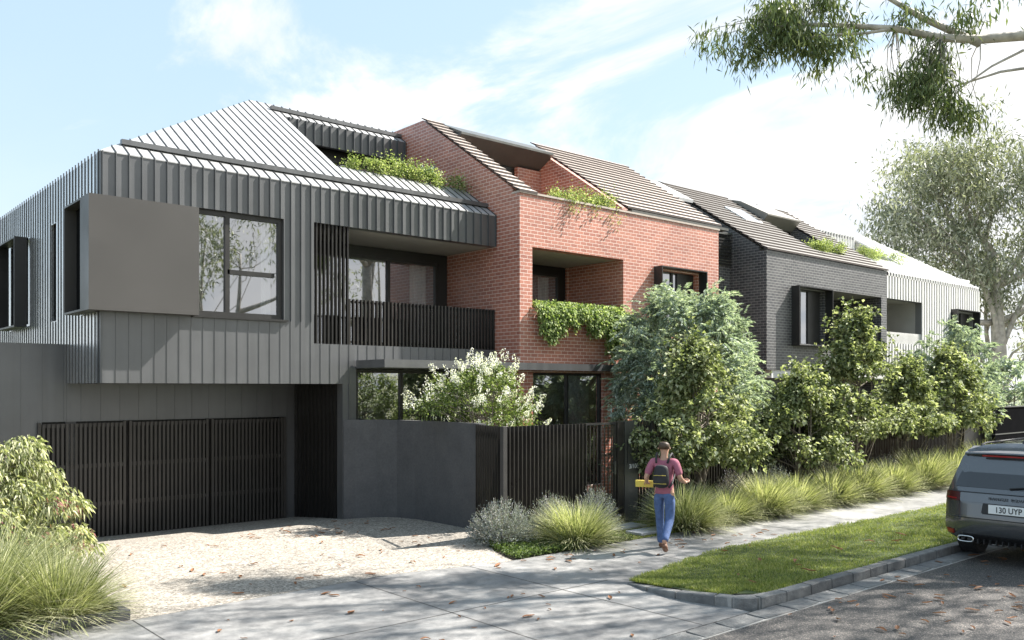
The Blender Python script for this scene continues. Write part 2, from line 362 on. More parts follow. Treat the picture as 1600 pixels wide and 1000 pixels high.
# kerb stones round the corner and along the road
path = [Vector(p) for p in [(8.80, 7.78), (8.72, 7.55), (8.66, 7.3), (8.63, 6.9), (8.66, 6.5), (8.78, 6.18), (9.0, 6.0), (9.35, 5.965)]]
while path[-1].x < 60: path.append(Vector((path[-1].x+.5, 5.965)))
def samp(path, s):
    acc = 0
    for a, b in zip(path, path[1:]):
        l_ = (b-a).length
        if acc+l_ >= s: return a+(b-a)*((s-acc)/l_), (b-a).normalized()
        acc += l_
    return path[-1], (path[-1]-path[-2]).normalized()
mb = MB(); s_ = 0; rr = random.Random(3)
while s_ < 52:
    ln = rr.uniform(.44, .56); a, ta = samp(path, s_+.012); c, tc_ = samp(path, s_+ln/2); b, tb = samp(path, s_+ln-.012)
    h0 = min(.125, .02+s_*.075); h1 = min(.125, .02+(s_+ln)*.075)
    V = []
    for p, t, h in ((a, ta, h0), (c, tc_, (h0+h1)/2+rr.uniform(-.004, .006)), (b, tb, h1)):
        n = Vector((-t.y, t.x)); j = rr.uniform(-.006, .006)
        for w, z in ((-.075+j, -.15), (-.07+j, h-.012), (-.058+j, h), (.07, h+rr.uniform(-.004, .004)), (.075, -.15)): V.append((p.x+n.x*w, p.y+n.y*w, z))
    F = []
    for q in (0, 5):
        for k in range(5): F.append((q+k, q+(k+1) % 5, q+5+(k+1) % 5, q+5+k))
    F += [(4, 3, 2, 1, 0), (10, 11, 12, 13, 14)]
    mb.add(V, F); s_ += ln
struct('kerb', mb, M_stone)
mb = MB(); q_ = 0
for a, b in zip(path, path[1:]):
    n = Vector((-(b-a).y, (b-a).x)).normalized(); l_ = (b-a).length; h0, h1 = [min(.125, .02+v*.075)-.010 for v in (q_, q_+l_)]; q_ += l_
    A = [(p.x+n.x*w, p.y+n.y*w) for p in (a, b) for w in (-.050, .055)]
    mb.add([(*A[0], -.1), (*A[2], -.1), (*A[3], -.1), (*A[1], -.1), (*A[0], h0), (*A[2], h1), (*A[3], h1), (*A[1], h0)], [(3, 2, 1, 0), (4, 5, 6, 7), (0, 1, 5, 4), (1, 2, 6, 5), (2, 3, 7, 6), (3, 0, 4, 7)])
struct('kerb_mortar', mb, M_mortar)
mb = MB(); x = 4.2
while x < 60:
    ln = rr.uniform(.5, .72); j = rr.uniform(-.02, .02)
    mb.add([(x+.014, 5.60+j, -.1), (x+ln-.014, 5.60-j, -.1), (x+ln-.01, 5.875, -.1), (x+.014, 5.875, -.1),
            (x+.02, 5.61+j, .002+rr.uniform(-.004, .008)), (x+ln-.02, 5.61-j, .002+rr.uniform(-.004, .008)), (x+ln-.02, 5.868, .014), (x+.02, 5.868, .014)],
           [(3, 2, 1, 0), (4, 5, 6, 7), (0, 1, 5, 4), (1, 2, 6, 5), (2, 3, 7, 6), (3, 0, 4, 7)]); x += ln
struct('gutter_stones', mb, M_stone, bevel=.008)
struct('gutter_mortar', MB().box(4, 60, 5.59, 5.885, -.1, -.005), M_mortar)

# ================================================================== HOUSES
def frame(mb, ax, a0, a1, z0, z1, p0, p1, w=.06, mulls=(), trans=()):
    """rectangular window frame with mullions at positions (a, z0, z1) and transoms (z, a0, a1)"""
    B = (lambda a, b, z, Z_: mb.box(a, b, p0, p1, z, Z_)) if ax == 'x' else (lambda a, b, z, Z_: mb.box(p0, p1, a, b, z, Z_))
    B(a0, a0+w, z0, z1); B(a1-w, a1, z0, z1); B(a0+w, a1-w, z0, z0+w); B(a0+w, a1-w, z1-w, z1)
    for m in mulls: B(m-w/2, m+w/2, z0+w, z1-w)
    for (z, a, b) in trans: B(a, b, z-w/2, z+w/2)
    return mb
def window(parent, ax, a0, a1, z0, z1, p, mulls=(), trans=(), w=.06, d=.08, name='window', curtains=(), mat=None, room=None, glass=None):
    f = frame(MB(), ax, a0, a1, z0, z1, p, p+d, w, mulls, trans).build(name, mat or M_dark, parent)
    g_ = MB()
    if ax == 'x': g_.poly([(a0+w/2, p+d*.5, z0+w/2), (a1-w/2, p+d*.5, z0+w/2), (a1-w/2, p+d*.5, z1-w/2), (a0+w/2, p+d*.5, z1-w/2)])
    else: g_.poly([(p+d*.5, a0+w/2, z0+w/2), (p+d*.5, a1-w/2, z0+w/2), (p+d*.5, a1-w/2, z1-w/2), (p+d*.5, a0+w/2, z1-w/2)])
    g_.build('pane', glass or M_glass, f, fix=False)
    for (c0, c1) in curtains:
        c = MB(); n = max(8, int((c1-c0)/.035)); y = p+.32
        pts = [(c0+(c1-c0)*i/n, y+.035*math.sin(i*1.9)+.012*math.sin(i*.7)) for i in range(n+1)]
        for (xa, ya), (xb, yb) in zip(pts, pts[1:]): c.poly([(xa, ya, z0), (xb, yb, z0), (xb, yb, z1-.05), (xa, ya, z1-.05)])
        c.build('curtain', M_curtain, f, smooth=True, fix=False)
    return f
def room(parent, x0, x1, y0, y1, z0, z1, mat=None):
    """plastered room shell behind a window, open towards the street"""
    mb = MB(); mb.poly([(x0, y1, z0), (x1, y1, z0), (x1, y1, z1), (x0, y1, z1)]); mb.poly([(x0, y0, z0), (x0, y1, z0), (x0, y1, z1), (x0, y0, z1)])
    mb.poly([(x1, y0, z0), (x1, y1, z0), (x1, y1, z1), (x1, y0, z1)]); mb.poly([(x0, y0, z1), (x1, y0, z1), (x1, y1, z1), (x0, y1, z1)]); mb.poly([(x0, y0, z0), (x1, y0, z0), (x1, y1, z0), (x0, y1, z0)])
    return mb.build('room', mat or M_int, parent, fix=False)
def ribs_x(mb, x0, x1, z0, z1, y, pitch, p=.026, w=.012, skip=()):
    """vertical seams on a wall facing -Y"""
    n = max(1, round((x1-x0)/pitch))
    for i in range(n+1):
        x = x0+(x1-x0)*i/n; segs = [(z0, z1)]
        for (a, b, c, d) in skip:
            if a-.02 < x < b+.02:
                ns = []
                for (s0, s1) in segs:
                    if c > s0: ns.append((s0, min(s1, c)))
                    if d < s1: ns.append((max(s0, d), s1))
                segs = [q for q in ns if q[1]-q[0] > .02]
        for s0, s1 in segs: mb.box(x-w/2, x+w/2, y-p, y+.004, s0, s1)
    return mb

# ---------------------------------------------------------------- house one: charcoal metal
def metal_house():
    X0, X1, Y0, ZE, ZS = 4.37, 12.995, 15.65, 6.6, 2.68; YB = 24.35; m = .665
    H = empty('metal_clad_house', (X0, Y0, 0), 'charcoal standing seam metal house with garage, nearest house on the left', 'house')
    O = Vector((X0, Y0, 0))
    def B(mb, name, mat, parent=None, **k):
        mb.v = [(v[0]-O.x, v[1]-O.y, v[2]) for v in mb.v] if parent is None else [(v[0]-O.x, v[1]-O.y, v[2]) for v in mb.v]
        return mb.build(name, mat, parent or H, **k)
    win = (4.75, 7.69, 3.91, 5.85); bal = (8.33, X1, 3.475, 5.87)
    gar = (8.97, X1, 2.5, 3.0)
    mb = MB().wall('x', X0, X1, ZS, ZE-.01, Y0, Y0+.22, [win, bal, (9.28, X1, ZS, 3.0)])
    mb.wall('x', 8.97, 9.28, -.3, ZS, Y0, Y0+.22)
    ribs_x(mb, X0+.03, X1-.02, 3.89, ZE-.012, Y0, .2165, .036, skip=[win, bal]); ribs_x(mb, X0+.03, X1-.02, ZS, 3.889, Y0, .2165, .009, .010, skip=[win, bal, (9.28, X1, ZS, 3.12)]); mb.box(9.10, 9.112, Y0-.024, Y0+.004, -.3, ZS)
    B(mb, 'front_wall', M_clad)
    # side wall with seams
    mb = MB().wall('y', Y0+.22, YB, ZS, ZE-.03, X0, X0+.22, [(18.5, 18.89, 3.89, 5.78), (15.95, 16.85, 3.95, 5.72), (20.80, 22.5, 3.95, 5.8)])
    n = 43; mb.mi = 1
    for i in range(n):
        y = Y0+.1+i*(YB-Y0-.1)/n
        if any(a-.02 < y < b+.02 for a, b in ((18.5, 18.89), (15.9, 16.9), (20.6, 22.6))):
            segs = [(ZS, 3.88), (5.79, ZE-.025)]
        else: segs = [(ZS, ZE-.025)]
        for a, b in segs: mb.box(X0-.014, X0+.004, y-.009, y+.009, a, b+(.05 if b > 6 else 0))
    B(mb, 'side_wall', [M_sidesheen, M_seam])
    mb = MB().wall('x', X0, X1, -.45, ZE, YB, YB+.2); mb.wall('y', 17.9, YB, -.45, ZS, X0+.01, X0+.2); B(mb, 'rear_wall', M_clad)
    # soffit of the overhang, sides of the garage recess
    B(MB().box(X0+.002, 8.965, Y0+.221, 17.74, ZS, ZS+.2), 'soffit', M_dark)
    mb = MB().box(8.975, 9.16, Y0+.221, 17.74, -.45, ZS-.002)
    for i in range(11): mb.box(8.955, 8.98, 15.90+i*.17, 15.925+i*.17, -.4, ZS-.004)
    B(mb, 'recess_wall', M_black)
    # ground floor wall with garage opening; it runs on to the left as a screen wall
    go = (3.95, 8.73, -.45, 1.97); mb = MB().wall('x', -6, X0-.003, -.45, 3.41, 17.75, 17.93, [(3.95, X0, -.45, 1.97)])
    mb.wall('x', X0, 8.972, -.45, ZS-.001, 17.752, 17.932, [(X0, 8.73, -.45, 1.97)])
    ribs_x(mb, -6, X0-.05, 0, 3.405, 17.755, .35, .012, .014, [(3.9, 9, -.45, 1.97)]); ribs_x(mb, X0+.25, 8.8, -.3, ZS-.01, 17.755, .35, .012, .014, [(3.9, 8.73, -.45, 1.97)])
    B(mb, 'garage_wall', M_clad)
    # slatted garage door: three leaves
    D = MB(); y = 17.70
    mb = MB()
    for (a, b) in ((3.87, 5.40), (5.46, 7.02), (7.08, 8.66)):
        mb.box(a, a+.05, y-.03, y+.03, -.3, 1.96); mb.box(b-.05, b, y-.03, y+.03, -.3, 1.96)
        for z in (1.9, 1.13, .40, -.27): mb.box(a+.05, b-.05, y-.014, y+.02, z-.035, z+.035)
        nn = int((b-a-.1)/.078)
        for i in range(nn): xx = a+.09+i*(b-a-.14)/(nn-.3); mb.box(xx-.021, xx+.021, y-.05, y-.015, -.3, 1.93)
    mb.box(8.67, 8.74, y-.03, y+.03, -.3, 1.96)
    gd = B(mb, 'garage_door', M_door)
    bk = B(MB().box(3.9, 8.72, 17.96, 17.99, -.44, 1.96), 'backing_panel', M_black, gd)
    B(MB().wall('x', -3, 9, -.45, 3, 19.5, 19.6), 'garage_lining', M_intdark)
    # window box that wraps the corner (open end on the left)
    x0, x1, y0, y1, z0, z1 = 4.11, 5.93, 15.36, 16.9, 3.885, 5.79; t = .035
    mb = MB().box(x0, x1, y0, y0+t, z0, z1); mb.box(x0, x1, y0+t, Y0-.001, z1-t, z1); mb.box(x0, x1, y0+t, Y0-.001, z0, z0+t)
    mb.box(x0, X0-.034, Y0, y1, z1-t, z1-.001); mb.box(x0, X0-.034, Y0, y1, z0+.001, z0+t); mb.box(x0, x0+t, y0+t, 15.87, z0+t, z1-t); mb.box(x0, X0-.034, y1-t, y1, z0+t, z1-t)
    mb.box(x1-t, x1, y0+t, Y0-.001, z0+t, z1-t)
    wb = B(mb, 'window_box', M_box)
    B(MB().box(x0+.2, x0+.22, 15.872, y1-t-.002, z0+t+.002, z1-t-.002), 'side_dark_sheet', M_void, wb)
    x0, y0, y1 = 4.10, 20.78, 22.6
    mb = MB().box(x0, X0-.034, y0, y0+t, z0, z1); mb.box(x0, X0-.034, y1-t, y1, z0, z1); mb.box(x0, X0-.034, y0+t, y1-t, z1-t, z1); mb.box(x0, X0-.034, y0+t, y1-t, z0, z0+t)
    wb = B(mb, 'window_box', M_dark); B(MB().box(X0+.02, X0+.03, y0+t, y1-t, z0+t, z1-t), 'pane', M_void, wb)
    B(MB().box(X0+.05, X0+.08, 18.5, 18.89, 3.89, 5.78), 'slot_window_dark_sheet', M_void)
    # main window
    f = window(None, 'x', 5.0, 7.69, 3.915, 5.845, Y0+.07, (6.60,), ((4.75, 6.60, 7.53),), .085, .09, 'window', ((7.40, 7.60),))
    f.parent = H; f.location = -O
    mb = MB().box(5.9, 7.75, Y0-.07, Y0-.001, 3.868, 3.905); B(mb, 'window_sill', M_dark)
    r_ = room(None, 5.9, 8.2, Y0+.225, 19.5, 3.7, 6.1); r_.parent = H; r_.location = -O
    # balcony
    mb = MB().box(8.335, X1-.003, Y0+.221, 17.5, 3.25, 3.46); B(mb, 'balcony_floor', M_dark)
    B(MB().box(8.12, X1-.003, Y0+.221, 17.75, 5.875, 6.0), 'balcony_soffit', M_soffit)
    B(MB().wall('y', Y0+.222, 17.6, 3.47, 5.87, 8.12, 8.33).wall('x', 8.335, X1-.003, 3.47, 5.87, 17.55, 17.68, [(9.0, 12.72, 3.5, 5.66)]), 'balcony_wall', M_dark)
    f = window(None, 'x', 9.0, 12.72, 3.5, 5.66, 17.56, (11.3,), (), .075, .09, 'sliding_door', ((12.1, 12.6),)); f.parent = H; f.location = -O
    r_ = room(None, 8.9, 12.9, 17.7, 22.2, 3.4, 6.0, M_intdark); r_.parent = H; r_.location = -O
    mb = MB()
    for i in range(9): xx = 8.40+i*.088; mb.box(xx-.017, xx+.017, Y0+.02, Y0+.09, 3.477, 5.868)
    B(mb, 'privacy_screen', M_black)
    mb = MB().box(9.13, X1-.01, Y0+.095, Y0+.12, 4.34, 4.38).box(9.13, X1-.01, Y0+.095, Y0+.12, 3.52, 3.56); n = 42
    for i in range(n): xx = 9.15+i*(X1-9.19)/(n-1); mb.box(xx-.017, xx+.017, Y0+.02, Y0+.09, 3.48, 4.41)
    B(mb, 'balustrade', M_slat)
    # ground floor glazing behind the garden wall
    f = window(None, 'x', 9.29, 12.99, .25, 2.98, Y0+.06, (10.43, 11.7), (), .07, .09, 'window', ()); f.parent = H; f.location = -O
    r_ = room(None, 9.2, 12.9, Y0+.23, 20, .2, 3.0, M_int); r_.parent = H; r_.location = -O
    mb = MB().box(9.30, 12.99, 14.58, Y0-.03, 3.03, 3.14); mb.box(9.26, 12.99, 14.545, 14.579, 3.0, 3.16); mb.box(9.265, 9.30, 14.58, Y0-.03, 3.0, 3.16)
    mb.box(12.992, 16.35, 14.58, 14.80, 3.03, 3.14); mb.box(12.992, 16.35, 14.545, 14.579, 3.0, 3.16)
    B(mb, 'canopy', M_clad)
    # roof: front plane with hip, terrace cut, dormer
    def rz(y): return ZE+m*(y-Y0)
    YR = 20.0; ZR = rz(YR)-.02; XH = 8.95; CX = 9.5; CY = 16.85; DY = 19.39
    th = .12
    def hipx(y): return X0+(XH-X0)*(y-Y0)/(YR-Y0)
    mb = MB()
    P = lambda x, y, dz=0: (x, y, rz(y)+dz)
    mb.prism([P(X0, Y0-.012), P(X1, Y0-.012), P(X1, CY), P(CX, CY), P(CX, DY), P(CX, YR), P(XH, YR)], (0, 0, -.02))
    mb.prism([P(CX, DY), P(X1, DY), P(X1, YR), P(CX, YR)], (0, 0, -th))
    YB2 = YB+.2
    mb.prism([(X0+.02, Y0+.03, ZE-.01), (XH, YR, ZR), (X0+.02, YB2, ZE-.02)], (0, 0, -.02))
    mb.prism([(XH, YR, ZR), (X1, YR, ZR), (X1, YB2, ZE-.02), (X0+.02, YB2, ZE-.02)], (0, 0, -th))
    mb.mi = 1
    # seams up the front plane
    n = 40; xs_ = [X0+.03+(X1-.02-X0-.03)*i/n for i in range(n+1)]
    def seam(x, ya, yb):
        if yb-ya < .1: return
        a, b, w, h = (x, ya), (x, yb), .0085, .020
        mb.add([(x-w, ya, rz(ya)-.01), (x+w, ya, rz(ya)-.01), (x+w, yb, rz(yb)-.01), (x-w, yb, rz(yb)-.01), (x-w, ya, rz(ya)+h), (x+w, ya, rz(ya)+h), (x+w, yb, rz(yb)+h), (x-w, yb, rz(yb)+h)],
               [(3, 2, 1, 0), (4, 5, 6, 7), (0, 1, 5, 4), (1, 2, 6, 5), (2, 3, 7, 6), (3, 0, 4, 7)])
    for x in xs_:
        yt = YR if x > XH else Y0+(x-X0)/(XH-X0)*(YR-Y0)
        if x < CX: seam(x, Y0-.03, yt)
        else: seam(x, Y0-.03, CY); seam(x, DY-.03, YR)
    roof = B(mb, 'roof', [M_roofmetal, M_seam])
    mb = MB(); yg = 15.98
    mb.box(4.80, X1, yg-.05, yg+.05, rz(yg)+.012, rz(yg)+.10); B(mb, 'gutter', M_clad, roof)
    mb = MB(); yg = 19.62
    mb.box(9.3, X1, yg-.04, yg+.04, rz(yg)+.012, rz(yg)+.10); B(mb, 'gutter', M_clad, roof)
    # dormer fascia with fins, windows under it
    mb = MB().box(CX+.01, X1, DY-.01, DY+.12, 8.55, rz(DY)-.01); ribs_x(mb, 9.65, X1-.05, 8.55, rz(DY)-.012, DY-.01, .2165, .06)
    B(mb, 'dormer_fascia', M_clad)
    B(MB().box(CX+.01, X1, DY+.121, 19.9, 8.6, 8.72).box(CX+.01, X1, 19.7, 19.8, 8.35, 8.6), 'dormer_soffit', M_black)
    f = window(None, 'x', CX+.02, X1-.02, 6.9, 8.35, 19.7, (10.3, 11.2, 12.1), (), .06, .09, 'dormer_window'); f.parent = H; f.location = -O
    B(MB().box(CX+.01, X1, CY+.35, 19.7, 6.7, 6.85).box(CX+.005, X1, CY-.001, CY+.05, 6.7, rz(CY)-.005), 'terrace_floor', M_clad)
    B(MB().prism([(CX-.05, CY, 6.7), (CX-.05, DY, 6.7), (CX-.05, DY, rz(DY)-.12), (CX-.05, CY, rz(CY)-.12)], (.05, 0, 0)), 'terrace_cheek', M_clad)
    return H
metal_house()

def tiled_roof(mb, x0, x1, y0, z0, y1, m, course=.27, lift=.045, x0b=None):
    """stepped courses of flat tiles rising from (y0,z0) to y1"""
    n = max(1, round((y1-y0)/(course*math.cos(math.atan(m))))); dy = (y1-y0)/n
    for i in range(n):
        ya = y0+i*dy; yb = ya+dy+.02; za = z0+m*(ya-y0); zb = z0+m*(yb-y0)
        A, B_, C_, D_ = (ya-.01, za), (ya-.01, za+lift+.012), (yb, zb+.004), (yb, zb-.02)
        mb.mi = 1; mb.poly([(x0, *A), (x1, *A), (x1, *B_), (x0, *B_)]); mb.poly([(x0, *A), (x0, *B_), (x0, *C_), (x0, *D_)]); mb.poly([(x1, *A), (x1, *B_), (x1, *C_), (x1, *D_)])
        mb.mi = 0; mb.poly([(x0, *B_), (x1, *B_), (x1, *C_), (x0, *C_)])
    return mb

# ---------------------------------------------------------------- house two: red brick
def red_house():
    X0, X1, Y0, ZE = 13.0, 20.4, 14.82, 7.0; YB = 24.5; m = .663; O = Vector((X0, Y0, 0))
    H = empty('red_brick_house', (X0, Y0, 0), 'red brick gabled house with hanging vine balcony, second from the left', 'house')
    def B(mb, name, mat, parent=None, **k): return mb_build(mb, O, name, mat, parent or H, **k)
    bal = (13.38, 16.45, 4.42, 5.81); wi = (17.72, 19.45, 3.95, 5.68); gl = (13.4, 15.73, .25, 2.95); sm = (17.2, 19.4, .4, 2.9)
    mb = MB().wall('x', X0, X1, -.4, ZE-.005, Y0, Y0+.25, [bal, wi, gl, sm]); B(mb, 'front_wall', M_red)
    # gable side wall
    def rz(y): return 7.02+m*(y-Y0)
    YP = 18.6; mb = MB().prism([(X0, Y0+.25, -.4), (X0, Y0+.25, rz(Y0+.25)-.05), (X0, YP, rz(YP)-.04), (X0, YB, rz(YP)-.04), (X0, YB, -.4)], (.25, 0, 0))
    mb.wall('x', X0+.25, X1, -.4, 7, YB-.2, YB)
    B(mb, 'gable_wall', M_red)
    B(MB().prism([(X1-.25, Y0+.251, -.4), (X1-.25, Y0+.251, rz(Y0+.25)-.05), (X1-.25, YP, rz(YP)-.05), (X1-.25, YB-.201, rz(YP)-.05), (X1-.25, YB-.201, -.4)], (.249, 0, 0)), 'bounce_stop_wall', M_render)  # unseen right wall, given dark render to keep red bounce off the next house
    # balcony recess
    mb = MB().box(16.46, 16.68, Y0+.251, 16.95, 4.2, 5.95).box(16.43, 16.46, 16.80, 16.95, 4.2, 5.808); B(mb, 'balcony_side_wall', M_red)
    B(MB().box(13.26, 16.455, Y0+.251, 17.1, 5.812, 5.9), 'balcony_soffit', M_soffit); B(MB().box(13.26, 16.455, Y0+.251, 17.0, 4.2, 4.3), 'balcony_floor', M_dark)
    B(MB().wall('x', 13.26, 16.43, 4.3, 5.808, 16.88, 16.98, [(14.9, 16.2, 4.3, 5.6)]), 'balcony_wall', M_black)
    window(None, 'x', 14.9, 16.2, 4.3, 5.6, 16.87, (), (), .06, .09, 'balcony_door', ((15.72, 16.14),)).parent = H
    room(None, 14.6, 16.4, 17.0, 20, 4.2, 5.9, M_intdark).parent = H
    # window with projecting box
    wb = box_window(H, 17.63, 19.54, 3.86, 5.75, Y0, .27, (18.55,), ()); room(None, 17.4, 20.0, Y0+.255, 19, 3.6, 6.0).parent = H
    window(None, 'x', 13.4, 15.73, .25, 2.95, Y0+.08, (14.58,), (), .06, .09, 'window', ((14.9, 15.6),)).parent = H
    window(None, 'x', 17.2, 19.4, .4, 2.9, Y0+.08, (18.3,), (), .06, .09, 'window', ()).parent = H
    room(None, 13.3, 20.1, Y0+.255, 20, .2, 3.1, M_int).parent = H
    # tiled roof in front of and beside the terrace cut
    mb = MB(); tiled_roof(mb, X0-.03, 13.52, Y0-.02, 7.02, YP, m); B(mb, 'roof', [M_redtile, M_tileshade])
    mb = MB(); tiled_roof(mb, 16.95, 20.95, Y0+.30, 7.22, YP+.25, m); B(mb, 'roof', [M_redtile, M_tileshade])
    mb = MB().box(X0-.01, X1+.03, Y0-.025, Y0+.27, ZE, ZE+.045); B(mb, 'parapet_coping', M_redtile)
    mb = MB().box(16.8, 20.9, Y0+.02, Y0+.26, 7.05, 7.12); B(mb, 'gutter', M_greymetal)
    mb = MB().prism([(13.53, YP, rz(YP)-.03), (20.9, YP, rz(YP)-.03), (20.9, YB, rz(YP)-.35), (13.53, YB, rz(YP)-.35)], (0, 0, -.1)); B(mb, 'roof_deck', M_greymetal)
    # inner gable on the right of the terrace
    mb = MB().prism([(16.75, Y0+.3, 6.2), (16.75, Y0+.3, rz(Y0+.3)-.02), (16.75, YP, rz(YP)-.02), (16.75, YP, 6.2)], (.2, 0, 0))
    mb.wall('x', 15.9, 16.74, 6.2, 8.69, 18.2, 18.4, []); B(mb, 'terrace_wall', M_red)
    B(MB().box(16.735, 16.748, 15.75, 16.4, 6.9, 7.62), 'terrace_opening', M_black)
    B(MB().box(13.26, 15.9, 18.35, 18.45, 6.2, 8.695), 'terrace_glazing', M_black)
    B(MB().box(13.26, 16.745, 15.4, 18.34, 6.15, 6.3).box(13.26, 16.745, Y0+.56, Y0+.62, 6.3, 7.15).box(13.26, 16.745, Y0+.26, Y0+.3, 6.3, 6.98).box(13.26, 16.745, Y0+.3, Y0+.56, 6.3, 6.86), 'planter', M_redtile)
    # flat metal dormer hood
    z1 = 9.42; yf = 16.35
    mb = MB().prism([(13.53, 18.30, 8.70), (13.53, 17.66, 9.04), (13.53, 17.66, 9.10), (13.53, YP, 9.52), (13.53, YP+.3, 9.50), (13.53, 18.7, 8.70)], (3.21, 0, 0))
    B(mb, 'dormer_hood', M_greymetal)
    return H
def mb_build(mb, O, name, mat, parent, **k):
    mb.v = [(v[0]-O.x, v[1]-O.y, v[2]) for v in mb.v]; return mb.build(name, mat, parent, **k)
def box_window(H, x0, x1, z0, z1, Y0, p, mulls, trans):
    t = .03; O = H.location
    mb = MB().box(x0, x0+t, Y0-p, Y0+.25, z0, z1).box(x1-t, x1, Y0-p, Y0+.25, z0, z1).box(x0+t, x1-t, Y0-p, Y0+.25, z1-t, z1).box(x0+t, x1-t, Y0-p, Y0+.25, z0, z0+t)
    wb = mb_build(mb, O, 'window_box', M_dark, H)
    mid = x0+(x1-x0)*.62
    f = window(None, 'x', x0+t, mid, z0+t, z1-t, Y0+.14, mulls, trans, .06, .08, 'window'); f.parent = H
    mb_build(MB().box(mid, x1-t, Y0+.14, Y0+.2, z0+t, z1-t), O, 'shutter_panel', M_dark, wb)
    return wb
_win, _room = window, room
def window(parent, *a, **k):
    f = _win(None, *a, **k); f.parent = parent; return f
red = red_house()
def rebase(H):
    """children built in world coordinates are shifted to sit correctly under their house"""
    for c in H.children:
        xs_ = [v.co.x for v in c.data.vertices[:4]] if c.type == 'MESH' else []
        if c.name.split('.')[0] in ('window', 'balcony_door', 'room', 'sliding_door', 'dormer_window') and c.location.length < 1e-6: c.location = -H.location
bpy.context.view_layer.update(); rebase(red)

# ---------------------------------------------------------------- link building in the gap
def link_house():
    O = Vector((20.42, 16.1, 0)); H = empty('link_building', O, 'narrow dark brick link with sloped grey metal roof between the red and dark brick houses', 'building')
    mb_build(MB().wall('x', 20.42, 22.75, -.4, 7.0, 16.1, 16.35), O, 'wall', M_dkbrick, H)
    mb = MB().prism([(20.43, 16.03, 7.28), (22.76, 16.03, 7.36), (22.76, 17.0, 7.75), (20.43, 17.0, 7.62)], (0, 0, -.06))
    for i in range(9): mb.box(20.45+i*.26, 20.47+i*.26, 16.04, 16.9, 7.33+i*.012, 7.37+i*.012)
    mb_build(mb, O, 'awning', M_greymetal, H)
    mb = MB()
    for i in range(9): mb.box(20.43, 22.75, 16.04, 16.08, 6.35+i*.095, 6.40+i*.095)
    mb_build(mb, O, 'louvres', M_dark, H)
    mb_build(MB().prism([(20.98, 17.5, 8.62), (22.76, 17.5, 8.62), (22.76, 18.9, 9.45), (20.98, 18.9, 9.45)], (0, 0, -.1)), O, 'roof', M_roofmetal, H)
link_house()

